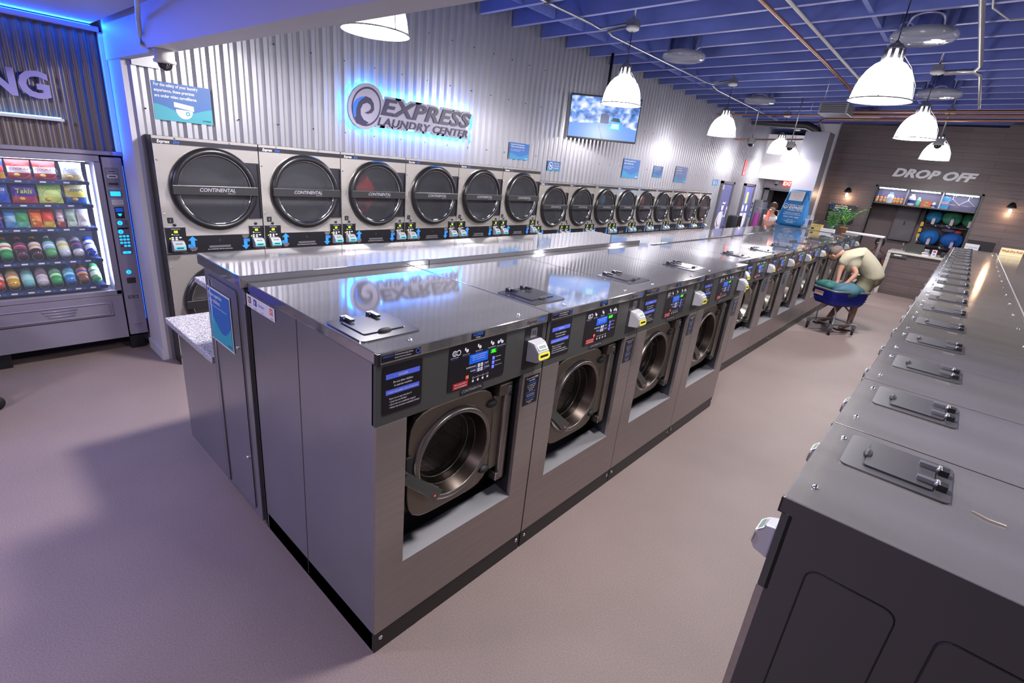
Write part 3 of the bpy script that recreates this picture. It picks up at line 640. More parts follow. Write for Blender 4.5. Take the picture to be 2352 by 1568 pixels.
# lower bulkhead further on
b = MB(); b.box((-3.2, 4.87, 0), (-2.70, 13.1, 1.36), 'steel_side'); o = thing('steel_bulkhead', 'low steel bulkhead of the left island, blue laundry bag standing on its far end', 'bulkhead'); b.build('housing', o)
b = MB(); b.box((-3.22, 4.87, 1.36), (-2.69, 13.15, 1.392), 'steel_top'); b.build('top_sheet', o, bevel=.004)
# granite folding counters on the dryer side
o = thing('folding_counter', 'low granite topped folding counter on the dryer side of the island', 'counter', (-3.45, 2.9, 0))
b = MB(); b.M = T(3.45, -2.9, 0); b.box((-3.80, .935, 0), (-3.07, 4.84, .835), 'steel_side'); b.build('base', o)
b = MB(); b.M = T(3.45, -2.9, 0); b.box((-3.94, .90, .84), (-3.068, 4.9, .885), 'granite'); b.build('counter_top', o, bevel=.008)
o = thing('granite_shelf', 'short speckled granite shelf above the folding counter', 'shelf', (-3.2, 2.9, 1.28))
b = MB(); b.M = T(3.2, -2.9, -1.28); b.box((-3.38, .95, 1.262), (-3.068, 4.8, 1.297), 'granite'); b.build('slab', o, bevel=.008)
b = MB(); b.M = T(3.2, -2.9, -1.28); b.box((-3.25, 1.0, 1.18), (-3.068, 1.03, 1.262), 'steel_side'); b.build('bracket', o)

# ================================================================ dryers
def dryer():
    t = thing('stacked_dryer', 'first stacked dryer, widest in view, beside the vending alcove', 'dryer', (0, 0, 0)); W = .845; H = 2.05; D = .172
    b = MB(); b.box((-D, .002, 0), (-D + .01, W, H), 'black'); b.box((-D, .002, 0), (-.012, .008, H), 'black'); b.box((-D, W - .006, 0), (-.012, W, H), 'black'); b.box((-D, .002, H - .006), (-.012, W, H), 'black'); b.box((-.012, .004, 0), (0, W - .002, .2), 'steel_dryer'); b.holed_rect(.004, .2, W - .002, 1.06, (.445, .60), .32, -.012, 0, 'steel_dryer')
    b.box((-.012, .004, 1.06), (0, W - .002, 1.2), 'steel_dryer'); b.holed_rect(.004, 1.2, W - .002, H, (.445, 1.63), .32, -.012, 0, 'steel_dryer')
    b.build('cabinet', t)
    for yy, zz in ((.022, H - .19), (.022, 1.42), (.022, .95), (.17, H - .012), (.6, H - .012)): b = MB(); b.lathe([(.008, 0), (.008, .003), (.004, .006)], 'chrome', T(.0, yy, zz) @ FX, 8); b.build('screw', t)
    b = MB(); b.box((0, .006, H - .06), (.006, W - .004, H - .022), 'plate_purple'); b.text('Express', .034, 'white_print', (.0068, .035, H - .052), shear=.25, off=.02, wide=.85); b.text('Dry', .034, 'brand_blue', (.0068, .152, H - .052), shear=.25, off=.01, wide=.85); b.build('header_strip', t)
    for lev, cz_ in (('upper', 1.63), ('lower', .60)):
        cy_ = .445; R = .36
        b = MB(); b.box((0, .70, cz_ - .26), (.012, W - .004, cz_ + .25), 'plate_purple'); b.box((.0, W - .022, cz_ - .25), (.022, W - .008, cz_ + .24), 'black'); b.build('hinge_plate', t)
        b = MB(); b.lathe([(R, 0), (R, .03), (R - .02, .055), (R - .045, .058), (R - .058, .04), (R - .062, .0)], 'ring_black', T(0, cy_, cz_) @ FX, 48, caps=False); d = b.build('door', t)
        b = MB(); b.lathe([(R - .058, .036), (R - .066, .034), (R - .066, .02)], 'chrome', T(0, cy_, cz_) @ FX, 48, caps=False); b.build('glass_trim', d)
        b = MB(); b.lathe([(R - .062, .022), (.001, .022)], 'dryer_glass', T(0, cy_, cz_) @ FX, 48, caps=False); b.build('door_glass', d)
        b = MB(); b.lathe([(.32, -.012), (.325, -.16)], 'grey_metal', T(0, cy_, cz_) @ FX, 32, caps=False); b.lathe([(.325, -.16), (.001, -.16)], 'perforated' if lev == 'lower' else mat('drum_grey', '#55545a', .4, .5).name, T(0, cy_, cz_) @ FX, 32, caps=False); b.build('drum', t)
        b = MB(); b.box((.03, .095, cz_ - .04), (.07, .795, cz_ + .035), 'bar_black'); b.box((.07, .095, cz_ + .031), (.072, .795, cz_ + .035), 'grey_metal'); b.build('door_bar', d, bevel=.004)
        b = MB(); b.text('CONTINENTAL', .044, 'silver_text', (.0715, .445, cz_ - .012), align='C', shear=.25, off=.02, wide=.97); b.text('GIRBAU INC.', .012, 'silver_text', (.0715, .59, cz_ - .03), align='R', shear=.2); b.build('bar_lettering', d)
    b = MB(); b.box((0, .166, 1.07), (.006, .712, 1.222), 'sticker_black'); b.box((0, .004, 1.06), (.008, W - .002, 1.072), 'plate_purple')
    b.rect(.345, 1.108, .53, 1.128, 'grey_metal', .009); b.text('LINT COMPARTMENT MUST BE CLEANED DAILY', .011, 'white_print', (.0065, .44, 1.09), align='C', wide=.9); b.lathe([(.006, 0), (.008, 0)], 'grey_metal', T(.0065, .44, 1.175) @ FX, 10, caps=False); cb = b.build('control_band', t)
    for up, y0 in ((1, .175), (0, .632)):
        b = MB(); x = .0066
        A = [(.0, 0), (.058, 0), (.058, .06), (.084, .06), (.055 - .015 + .002, .098), (.0, .06), (.026 - .005, .06), (.021, .03), (0, .03)] if up else [(.07, .098), (.012, .098), (.012, .038), (-.014, .038), (.028, 0), (.07, .038), (.049, .038), (.049, .068), (.07, .068)]
        A = [(0, 0), (.056, 0), (.056, .062), (.078, .062), (.04, .1), (.002, .062), (.024, .062), (.024, .028), (0, .028)] if up else [(.076, .1), (.02, .1), (.02, .038), (-.002, .038), (.036, 0), (.074, .038), (.052, .038), (.052, .072), (.076, .072)]
        zb = 1.118 if up else 1.078; A = [(p[0] + y0 - .0, p[1] + zb) for p in A]; b.poly(A, 'arrow_blue', T(x, 0, 0) @ FX)
        b.text('TOP' if up else 'BOTTOM', .012, 'black', (x + .0006, y0 + (.028 if up else .05), zb + (.016 if up else .088)), align='C'); b.text('DRYER', .012, 'black', (x + .0006, y0 + (.028 if up else .05), zb + (.004 if up else .076)), align='C')
        for q in range(4): b.text(('Put in your card or coins', 'for the dryer you want', 'and press the start', 'button once')[q], .0085, 'white_print', (x, y0 + .04, (1.112 if up else 1.212) - q * .009), align='C', wide=.75)
        b.build('arrow_sticker', cb)
    for side, y0, y1 in (('L', .012, .166), ('R', .712, W - .006)):
        b = MB(); b.box((0, y0, 1.078), (.012, y1, 1.302), 'sticker_black'); b.box((0, y0, 1.298), (.014, y1, 1.304), 'grey_metal'); b.lathe([(.013, 0), (.013, .012), (.007, .016)], 'black', T(0, (y0 + y1) / 2, 1.322) @ FX, 10)
        yc = (y0 + y1) / 2; x = .0126
        b.text('TURNING DRYER', .009, 'white_print', (x, yc, 1.283), align='C'); b.text('08' if side == 'L' else '05', .03, 'led_yellow', (x, yc, 1.252), align='C', off=.02); b.text('TOP DRYER' if side == 'L' else 'BOTTOM DRYER', .009, 'white_print', (x, yc, 1.232), align='C')
        b.lathe([(0, 0), (.005, 0)], 'led_yellow', T(x, yc - .03, 1.24) @ FX, 8, caps=False); b.lathe([(0, 0), (.005, 0)], 'led_yellow', T(x, yc - .05, 1.205) @ FX, 8, caps=False)
        for q in range(5): b.lathe([(.0, 0), (.009, 0)], 'white_print', T(x, yc - .03 + (q % 3) * .03, 1.212 - (q // 3) * .016) @ FX @ Matrix.Diagonal((1.2, .7, 1, 1)), 10, caps=False)
        pn = b.build('timer_panel', t)
        b = MB(); P = [(0, 1.187), (.04, 1.182), (.07, 1.15), (.075, 1.115), (.06, 1.1), (0, 1.092)]; n = len(P); ya, yb = yc - .048, yc + .048
        vs = [(p[0] + .012, ya, p[1]) for p in P] + [(p[0] + .012, yb, p[1]) for p in P]
        b.add(vs, [tuple(range(n))[::-1], tuple(range(n, 2 * n))] + [(i_, (i_ + 1) % n, n + (i_ + 1) % n, n + i_) for i_ in range(n)], 'reader_grey'); rd = b.build('card_reader', t, bevel=.004)
        b = MB(); A = Matrix(((0, -.70, .714, .068), (1, 0, 0, yc), (0, .714, .70, 1.167), (0, 0, 0, 1))); b.poly(rrect(-.027, -.008, .027, .008, .001), 'lcd', A @ T(0, 0, .0015))
        A = Matrix(((0, -.14, .99, .0855), (1, 0, 0, yc), (0, .99, .14, 1.132), (0, 0, 0, 1))); b.poly(rrect(-.042, -.014, .042, .014, .012), 'reader_cyan', A @ T(0, 0, .0015)); b.poly(rrect(-.027, -.005, .027, .005, .001), 'black', A @ T(0, 0, .0022)); b.build('card_slot', rd)
    b = MB(); b.poly(rrect(.038, 1.335, .085, 1.385, .008), 'plate_purple', T(.0006, 0, 0) @ FX); b.text('1', .03, 'silver_text', (.0012, .062, 1.349), align='C'); b.build('number_plate', t)
    b = MB(); b.box((0, .004, .07), (.004, W - .004, .1), 'plate_purple'); b.build('toe_strip', t)
    snapshot(t); return t
dr = dryer(); dr.location = (-5.16, 1.262, 0); dr['group'] = 'wide stacked dryers'
DL = ['', 'second wide stacked dryer from the vending alcove, between number 1 and the red-laundry one', 'wide stacked dryer with red laundry tumbling behind its upper glass', 'fourth wide stacked dryer, below the right end of the glowing sign', 'fifth wide stacked dryer from the vending alcove', 'sixth and last wide stacked dryer, beside the step down to narrower ones']
def numplate(n):
    m = MB(); m.poly(rrect(.038, 1.335, .085, 1.385, .008), 'plate_purple', T(.0006, 0, 0) @ FX); m.text(str(n), .03, 'silver_text', (.0012, .062, 1.349), align='C')
    o = m.build('number_plate'); d = o.data; bpy.data.objects.remove(o); return d
for i in range(1, 6): copy_tree(dr, DL[i], loc=(-5.16, 1.262 + .8485 * i, 0), swap={'number_plate': numplate(1 + 2 * i)})
sc_ = .924; y0 = 1.262 + .8485 * 6 + .01
for i in range(9):
    lab = ['narrower stacked dryer right after the wide ones', 'second narrower stacked dryer', 'third narrower stacked dryer, blue cloth in its upper drum', 'fourth narrower stacked dryer', 'fifth narrower stacked dryer, red and black clothes in its upper drum', 'sixth narrower stacked dryer', 'seventh narrower stacked dryer', 'second to last narrower stacked dryer before the restroom doors', 'last narrower stacked dryer, next to the restroom door'][i]
    c = copy_tree(dr, lab, loc=(-5.16, y0 + .783 * i, 0), scale=(sc_, .924, .921)); c['group'] = 'narrower stacked dryers'
# laundry seen behind dryer glass
def clothes(y, z, r, col, lab, sx=1.0):
    b = MB(); m = cmat(col, .8).name
    b.ball((-5.26, y, z), (.07, r * sx, r), m, 20, 10, lambda a, t: 1 + .12 * math.sin(3 * a + 1) + .08 * math.sin(7 * t))
    tag(b.build('laundry', loc=(-5.26, y, z)), lab, 'laundry')
clothes(1.262 + 2 * .8485 + .36, 1.62, .19, '#b8382c', 'red laundry tumbling in the third wide dryer', .7)
clothes(y0 + 2 * .783 + .40, 1.62, .13, '#2f77b0', 'blue cloth at the top of a narrower dryer\'s drum')
clothes(y0 + 4 * .783 + .40, 1.63, .12, '#c23a30', 'red shirt in the drum of a narrower dryer', .6)
clothes(y0 + 4 * .783 + .42, 1.45, .12, '#24242c', 'black clothes below a red shirt in a narrower dryer')
# ================================================================ vending machine
vm = thing('vending_machine', 'grey snack and drink vending machine with lit glass front in the blue alcove', 'vending machine', (VX, .6, 0))
def V(): b = MB(); b.M = T(-VX, -.6, 0); return b
F0 = VX + 0.02    # front plane
G0, G1, GZ0, GZ1 = -0.20, .965, .62, 1.775
b = V(); b.box((VX - .8, -.32, .14), (VX - .76, 1.17, 1.83), 'vend_back'); b.box((VX - .8, -.32, .14), (F0 - .04, -.28, 1.83), 'vend'); b.box((VX - .8, .98, .14), (F0 - .04, 1.17, 1.83), 'vend'); b.box((VX - .8, -.32, 1.79), (F0 - .04, 1.17, 1.83), 'vend'); b.box((VX - .8, -.32, .14), (F0 - .04, 1.17, .58), 'vend'); b.build('cabinet', vm)
b = V(); b.box((F0 - .04, -.32, 1.775), (F0, 1.01, 1.83), 'vend'); b.box((F0 - .04, .965, .58), (F0, 1.012, 1.775), 'vend'); b.box((F0 - .04, -.32, .575), (F0, 1.012, .625), 'vend'); b.box((F0 - .04, -.32, .62), (F0, -.2, 1.775), 'vend'); b.build('door_frame', vm, bevel=.006)
b = V(); b.box((F0 - .045, G0, GZ0), (F0 - .04, G1, GZ1), 'glass'); b.build('front_glass', vm)
b = V(); b.box((F0 - .04, -.32, .145), (F0 - .006, 1.008, .572), 'vend'); b.build('lower_panel', vm, bevel=.003)
b = V(); b.box((F0 - .02, -.1, .385), (F0 + .004, .915, .525), 'vend'); P = rrect(-.08, .402, .895, .51, .02); b.tube([(F0 + .006, p[0], p[1]) for p in P], .007, 'vend', 6, True)
for q in range(3): b.tube([(F0 + .006, .42 + .018 * q, .482 - .026 * q), (F0 + .006, .66 - .012 * q, .482 - .026 * q)], .006, 'vend', 6)
b.box((F0 - .004, -.1, .378), (F0 + .001, .92, .386), 'black'); b.build('delivery_flap', vm)
for yy in (-.2, .105, 1.08): b = V(); b.box((VX - .1, yy - .06, 0), (F0 - .06, yy + .06, .14), 'black'); b.build('foot', vm, bevel=.006)
b = V(); b.box((F0 - .05, 1.02, .165), (F0 + .006, 1.166, 1.822), 'vend'); pc = b.build('payment_column', vm, bevel=.008)
b = V(); x = F0 + .0065
b.poly(rrect(1.03, 1.565, 1.13, 1.735, .012), 'vend_plate', T(x, 0, 0) @ FX)
b.poly(rrect(1.045, 1.69, 1.115, 1.715, .004), 'vend', T(x + .001, 0, 0) @ FX); b.rect(1.053, 1.698, 1.107, 1.707, 'black', x + .002)
b.poly(rrect(1.04, 1.645, 1.12, 1.675, .012), 'silver_text', T(x + .001, 0, 0) @ FX); b.rect(1.055, 1.654, 1.105, 1.665, 'black', x + .002); b.rect(1.045, 1.585, 1.115, 1.605, 'black', x + .001); b.build('card_reader', pc)
b = V(); b.poly(rrect(1.03, 1.475, 1.135, 1.545, .01), 'vend_plate', T(x, 0, 0) @ FX); b.rect(1.045, 1.49, 1.12, 1.53, 'key_blue', x + .001); b.text('Ready', .014, 'white_print', (x + .002, 1.082, 1.504), align='C'); b.build('display', pc)
b = V(); b.rect(1.045, 1.412, 1.13, 1.458, 'wall_light', x)
for q in range(4): b.text('This machine accepts $1 and $5', .0075, 'black', (x + .001, 1.0875, 1.447 - q * .01), align='C', wide=.7)
b.build('payment_notice', pc)
b = V(); b.rect(1.055, 1.29, 1.125, 1.395, 'black', x); b.rect(1.062, 1.35, 1.118, 1.385, 'lcd_blue', x + .001); b.poly([(1.073, 1.335), (1.107, 1.335), (1.1, 1.318), (1.09, 1.31), (1.08, 1.318)], 'key_blue', T(x + .001, 0, 0) @ FX); b.build('bill_slot', pc)
b = V(); b.poly(rrect(1.05, 1.195, 1.145, 1.28, .012), 'vend_plate', T(x - .0003, 0, 0) @ FX); b.poly(rrect(1.05, .955, 1.145, 1.205, .014), 'vend_plate', T(x - .0003, 0, 0) @ FX); b.rect(1.122, 1.235, 1.126, 1.262, 'black', x); b.build('button_plate', pc); b = V()
for yy, zz, n_ in ((1.08, 1.25, '1'), (1.075, 1.17, '2'), (1.085, .79, '3')):
    b.lathe([(0, 0), (.02, 0)], 'key_blue', T(x, yy, zz) @ FX, 18, caps=False); b.text(n_, .03, 'black', (x + .001, yy, zz - .011), align='C')
for r_ in range(4):
    for c_ in range(3): yy, zz = 1.068 + c_ * .027, 1.128 - r_ * .03; b.lathe([(0, 0), (.0105, 0)], 'key_blue' if (r_, c_) != (3, 0) else 'duct_black', T(x, yy, zz) @ FX @ Matrix.Diagonal((1.1, .9, 1, 1)), 12, caps=False); b.text('123456789C0*'[r_ * 3 + c_], .014, 'black', (x + .001, yy, zz - .005), align='C')
b.poly(rrect(1.065, .965, 1.13, .988, .011), 'key_blue', T(x, 0, 0) @ FX); b.text('OK', .015, 'black', (x + .001, 1.1, .971), align='C'); b.build('keypad', pc)
b = V(); b.poly(rrect(1.045, .66, 1.145, .83, .014), 'vend_plate', T(x - .0006, 0, 0) @ FX); b.poly(rrect(1.06, .68, 1.13, .735, .006), 'duct_black', T(x, 0, 0) @ FX); b.build('coin_return', pc)
b = V(); b.rect(1.05, .53, 1.13, .56, 'black', x); b.rect(1.055, .534, 1.125, .556, 'grey_metal', x + .001); b.lathe([(0, 0), (.006, 0)], 'black', T(x + .002, 1.09, .545) @ FX, 8, caps=False); b.rect(1.06, .26, 1.13, .27, 'vend_plate', x); b.text('CRANE', .02, 'vend_plate', (x, 1.095, .235), align='C'); b.build('door_lock', pc)
# shelves
SZ = [1.60, 1.405, 1.20, .915, .665]; SL = ['top', 'second', 'third', 'fourth', 'bottom']
for i, z in enumerate(SZ):
    b = V(); b.box((VX - .6, -.2, z - .012), (VX - .07, .92, z - .004), 'vend_rail'); b.box((VX - .07, -.2, z - .03), (VX - .055, .925, z), 'vend_rail')
    for q in range(14 if i < 2 else 20):
        yy = -.16 + q * (1.06 / (14 if i < 2 else 20)); b.rect(yy, z - .02, yy + (.02 if q % 2 else .04), z - .008, 'white_print' if q % 2 == 0 else 'sign_blue', VX - .0545)
    sh = b.build('shelf', vm)
b = V(); b.cyl((VX - .09, .935, .66), (VX - .09, .935, 1.74), .012, 'tube_white', 12); b.build('light_tube', vm)
b = V(); b.box((VX - .09, -.2, 1.765), (VX - .06, .92, 1.775), mat('strip_dim', '#ffffff', .4, emit=3, ecol=(.72, .8, 1.0)).name); b.build('light_strip', vm)
area('vending_light', (VX - .14, .36, 1.76), (0, math.radians(12), 0), .1, 1.0, 4.5, (.62, .74, 1.0))
area('vending_side_light', (VX - .11, .905, 1.18), (0, math.radians(90), math.radians(-38)), 1.0, .05, 7, (.62, .74, 1.0))
b = V()
for i, z in enumerate(SZ):
    st, ys_ = ((.165, .91), (.165, .91), (.08, .885), (.0935, .907), (.0935, .907))[i]; n_ = int((ys_ + .2) / st)
    for q in range(n_):
        yy = ys_ - st * (q + .5); R_ = st * .38
        b.tube([(VX - .075 - .0008 * k, yy + R_ * math.cos(k * .55), z + .006 + R_ + R_ * .95 * math.sin(k * .55)) for k in range(int(13))], .0016, 'grey_metal', 4)
b.build('product_spirals', vm)
# products: bags, bars and bottles (each one a thing)
def pillow(name, y, z, w, h, cols, words, label, tilt=.12):
    o = thing(name, label, 'snack', (VX - .12, y, z), 0, 'snack bags in the vending machine')
    b = MB(); n, m_ = 9, 9; vs = []; fs = []
    mm = [cmat(c).name for c in cols]
    for side in (1, -1):
        for j in range(m_ + 1):
            for i in range(n + 1):
                u, v = i / n, j / m_; puff = (max(0, math.sin(PI * u)) ** .5) * (max(0, math.sin(PI * v)) ** .6) * .028
                pin = 1 - .07 * math.sin(PI * v); vs.append((side * puff + .006 * math.sin(9 * v + 5 * u) * (puff > .003) - tilt * v * h, (u - .5) * w * pin, v * h))
    N = (n + 1) * (m_ + 1)
    for s_ in (0, 1):
        for j in range(m_):
            for i in range(n):
                a = s_ * N + j * (n + 1) + i; q = (a, a + 1, a + n + 2, a + n + 1); fs.append(q if s_ == 0 else q[::-1])
    b.add(vs, fs, mm[0], True)
    # colour zones by height: recolour faces
    for fi in range(len(b.f)):
        j = (fi % (n * m_)) // n; t_ = j / m_
        k_ = 0 if t_ >= .66 else (1 if t_ >= .33 and len(mm) > 2 else (len(mm) - 1))
        b.m[fi] = b.mi(mm[k_])
    b.build('wrapper', o)
    if words:
        b = MB(); 
        for q, (tx, sz, col, zz) in enumerate(words): b.text(tx, sz, cmat(col).name, (.036 - tilt * zz * h, 0, zz * h), align='C', off=.012, shear=.12, wide=min(1, .85 * w / (len(tx) * sz * .55)))
        b.ball((.018 - tilt * .22 * h, -.018, .22 * h), (.016, w * .14, h * .09), cmat(cols[-1] if len(cols) < 3 else '#e0b050').name, 10, 6); b.build('print', o)
    return o
z = SZ[0]
for y, c, wd, lb in ((.825, ('#e8eef8', '#dfe6f4', '#c9b98a'), (('CHIPS', .035, '#8fa0c0', .55),), 'white bag on the top shelf, far right in the vending machine'),
                  (.65, ('#c8302c', '#e8e4ec', '#a02838'), (('COOKIES', .028, '#b03040', .5),), 'red and white cookie bag left of the white bag on the top shelf'),
                  (.49, ('#c42a24', '#dcdce6', '#9c2634'), (('COOKIES', .028, '#a02838', .5),), 'red topped white cookie bag in the middle of the top shelf'),
                  (.33, ('#2a3c9a', '#c02a30', '#d8a030'), (('RITZ', .04, '#f0d040', .6),), 'red and blue cracker bag on the top shelf'),
                  (.17, ('#e8c63a', '#d8a82a', '#b88420'), (), 'yellow bag at the left edge of the top shelf')):
    pillow('snack_bag', y, z, .15, .15, c, wd, lb)
z = SZ[1]
for y, c, wd, lb in ((.83, ('#e8e0a0', '#e8d860', '#3060b0'), (('CHIPS', .034, '#2f62b8', .62),), 'cream and yellow bag at the right end of the second shelf'),
                  (.655, ('#b8d878', '#cfe68a', '#c8d870'), (('FUNYUNS', .03, '#3f9a40', .72),), 'light green bag of onion rings on the second shelf'),
                  (.49, ('#4a2a98', '#4a2a98', '#b03850'), (('Takis', .052, '#c8e04a', .5),), 'purple bag with yellow green lettering on the second shelf'),
                  (.32, ('#2048b8', '#2048b8', '#2450c4'), (('Doritos', .042, '#f0f0f8', .6),), 'bright blue chip bag on the second shelf'),
                  (.15, ('#9a2a3a', '#c04a4a', '#8a2030'), (), 'dark red bag cut off at the left of the second shelf')):
    pillow('snack_bag', y, z, .16, .165, c, wd, lb)
z = SZ[2]
for y, w_, c, wd, lb in ((.845, .085, ('#f4f2f4', '#f0e0e0', '#f4f2f4'), (), 'white snack bag at the right end of the third shelf'),
                  (.765, .07, ('#c8d8c8', '#a8c8b0', '#dcecd8'), (), 'pale green packet on the third shelf'),
                  (.69, .05, ('#c8a8b8', '#f4eef4', '#b03048'), (('ROLLS', .022, '#d04050', .5),), 'slim pink and white roll of sweets on the third shelf'),
                  (.61, .08, ('#c83828', '#d85038', '#d8b838'), (), 'red and yellow candy packet on the third shelf'),
                  (.53, .08, ('#d86028', '#e87830', '#d86028'), (("Reese's", .026, '#f0d840', .4),), 'orange candy packet on the third shelf'),
                  (.445, .085, ('#2f8a6a', '#3a9a50', '#58b0a0'), (), 'green candy packet on the third shelf'),
                  (.37, .075, ('#3878b8', '#90b8d8', '#4888c8'), (), 'light blue packet on the third shelf'),
                  (.285, .075, ('#2838a0', '#3040b0', '#2838a0'), (('CRUNCH', .026, '#e04050', .5),), 'blue chocolate bar with red lettering on the third shelf'),
                  (.195, .085, ('#d8d040', '#e0d848', '#d8c838'), (('M&M', .034, '#4a3420', .5),), 'yellow candy packet on the third shelf'),):
    pillow('candy_packet', y, z, w_, .15, c, wd, lb, .25)
def bottle(y, z, cap, body, lab_, label, can=False):
    o = thing('drink_can' if can else 'drink_bottle', label, 'drink', (VX - .10, y, z + .01), 0, 'drinks in the vending machine'); o.rotation_euler = (0, math.radians(-56), 0); o.location = (VX - .09, y, z + .042); o.scale = (1.18,) * 3
    bm_, cm, lm = mat('b' + body.strip('#'), body, .08, spec=.8, coat=.4).name, cmat(cap).name, cmat(lab_).name
    r = .034 if not can else .033; h = .195 if not can else .17
    b = MB()
    if can: b.lathe([(.001, 0), (r * .8, 0), (r, .012), (r, h - .015), (r * .75, h), (.001, h)], bm_, n=18)
    else: b.lathe([(.001, .004), (r * .7, 0), (r, .02), (r, .05), (r * .95, .055), (r * .95, .115), (r, .12), (r * .85, .145), (.014, .175), (.013, .185)], bm_, n=18)
    b.build('can' if can else 'glass_body', o)
    b = MB(); b.lathe([(r + .0008, .052 if not can else .03), (r + .0008, .118 if not can else .12)], lm, n=18, caps=False); b.lathe([(r + .0012, .075), (r + .0012, .09)], cm, n=18, caps=False); b.build('wraparound_label', o)
    if not can: b = MB(); b.lathe([(.001, .205), (.015, .204), (.0155, .182), (.001, .182)], cm, n=14); b.build('cap', o)
    else: b = MB(); b.lathe([(r * .7, h + .001), (.001, h + .001)], 'grey_metal', n=16, caps=False); b.build('lid', o)
for q, (cap, body, lb_, name, can) in enumerate((('#3858b8', '#2848b0', '#e8eef8', 'blue and white can at the right end of the fourth shelf', 1), ('#c84850', '#d8d0dc', '#3a4878', 'red and white can on the fourth shelf', 1), ('#d8c840', '#c8d0e0', '#e8e8d0', 'yellow striped pale can on the fourth shelf', 1),
        ('#e8f0f8', '#58a868', '#98c0e8', 'pale green bottle with white cap on the fourth shelf', 0), ('#d8a040', '#3c2020', '#e0d0d8', 'dark cola bottle with gold cap on the fourth shelf', 0), ('#d86880', '#50283c', '#704060', 'dark purple bottle with pink cap on the fourth shelf', 0),
        ('#e06030', '#2f9850', '#e8f0e8', 'green bottle with orange cap and white label on the fourth shelf', 0), ('#e06838', '#2f9858', '#48a868', 'green bottle with orange cap and green label on the fourth shelf', 0), ('#3050a8', '#303848', '#5868a8', 'dark bottle cut off at the left of the fourth shelf', 0))):
    bottle(.86 - q * .0935, SZ[3], cap, body, lb_, name, can)
for q, (cap, body, lb_, name, can) in enumerate((('#38a060', '#58b070', '#e8f4e8', 'slim green can at the right end of the bottom shelf', 1), ('#2848c0', '#905838', '#e8a888', 'amber drink with blue cap on the bottom shelf', 0), ('#48b0d8', '#3080d0', '#a8e0f0', 'bright blue sports drink on the bottom shelf', 0),
        ('#38a058', '#30a050', '#c8e8d0', 'clear green bottle on the bottom shelf', 0), ('#606878', '#c8c0c8', '#d8b8c8', 'clear bottle with pinkish label on the bottom shelf', 0), ('#78c0d0', '#70b8c0', '#a8d8d8', 'turquoise patterned can on the bottom shelf', 1),
        ('#d88838', '#d0a020', '#e8d8b8', 'yellow drink with orange cap on the bottom shelf', 0), ('#d88030', '#c83828', '#d8d0e0', 'red drink with orange cap on the bottom shelf', 0), ('#d8a080', '#d89878', '#b8d8a0', 'peach coloured drink at the left of the bottom shelf', 0))):
    bottle(.86 - q * .0935, SZ[4], cap, body, lb_, name, can)
# blue light strips of the alcove
def led_bar(name, a, b_, col, st, label, cat='light strip'):
    m = MB(); mat('led_' + name, '#ffffff', .4, emit=st, ecol=col); m.box(a, b_, 'led_' + name); c = [(p + q) / 2 for p, q in zip(a, b_)]; return tag(m.build(name, loc=c), label, cat)
led_bar('led_strip', (VX + .0, YB + .1, 2.8365), (VX + .02, 1.10, 2.840), LED_BLUE, 6, 'blue light strip hidden on top of the trim over the vending alcove')
led_bar('upright_led_strip', (VX - .03, 1.168, .3), (VX - .018, 1.176, 1.75), LED_BLUE, 2.5, 'thin upright blue light strip beside the vending machine')
area('alcove_blue', (VX + .04, -1.2, 2.843), (0, math.radians(-98), 0), .012, 4.7, 60, (.006, .085, 1))
area('alcove_blue_upright', (VX + .05, 1.10, 2.3), (math.radians(90), 0, math.radians(-25)), .03, .9, 2.4, (.01, .13, 1))
area('alcove_blue_wash', (VX + .06, .2, 2.79), (0, math.radians(-10), 0), .06, 2.2, 5, LED_BLUE)
o = thing('lettering_sign', 'lilac wall letters over a blue glowing shelf, above the vending machine', 'sign', (VX, .3, 2.1))
b = MB(); b.M = T(-VX, -.3, -2.1); b.text('VENDING', .26, cmat('#9a94cc').name, (VX + .05, .765, 2.245), align='R', off=.035, depth=.02); b.build('letters', o)
b = MB(); b.M = T(-VX, -.3, -2.1); b.box((VX + .0, -1.2, 2.08), (VX + .085, .815, 2.1), 'wall_light'); b.build('light_shelf', o)
b = MB(); b.M = T(-VX, -.3, -2.1); mat('led_cyan', '#ffffff', .4, emit=9, ecol=LED_CYAN); b.box((VX + .045, -1.15, 2.1), (VX + .065, .80, 2.108), 'led_cyan'); b.build('led_tube', o)

# ================================================================ wall signs and logo
def board(name, label, y, z, w_, h, parts, col='sign_blue', cat='sign', X=WX + .02, th=.006):
    o = thing(name, label, cat, (X, y, z))
    b = MB(); b.box((0, 0, 0), (th, w_, h), col)
    for i_ in (.1, .9): b.box((-.02, w_ * i_ - .01, h * .5 - .01), (0, w_ * i_ + .01, h * .5 + .01), 'grey_metal')
    b.build('panel', o)
    b = MB(); parts(b, th + .0008, w_, h); b.build('print', o); return o
def wave(b, x, w_, h, m='teal', lvl=.3, a=.12):
    P = [(w_ * i / 16, h * (lvl + a * math.cos(i / 16 * 6.0))) for i in range(17)]
    b.poly([(0, 0), (w_, 0)] + P[::-1], m, T(x, 0, 0) @ FX)
def lines(b, x, y, z, sz, txts, m='white_print', gap=1.25, wide=1, off=.0):
    for q, s_ in enumerate(txts): b.text(s_, sz, m, (x, y, z - q * sz * gap), wide=wide, off=off)
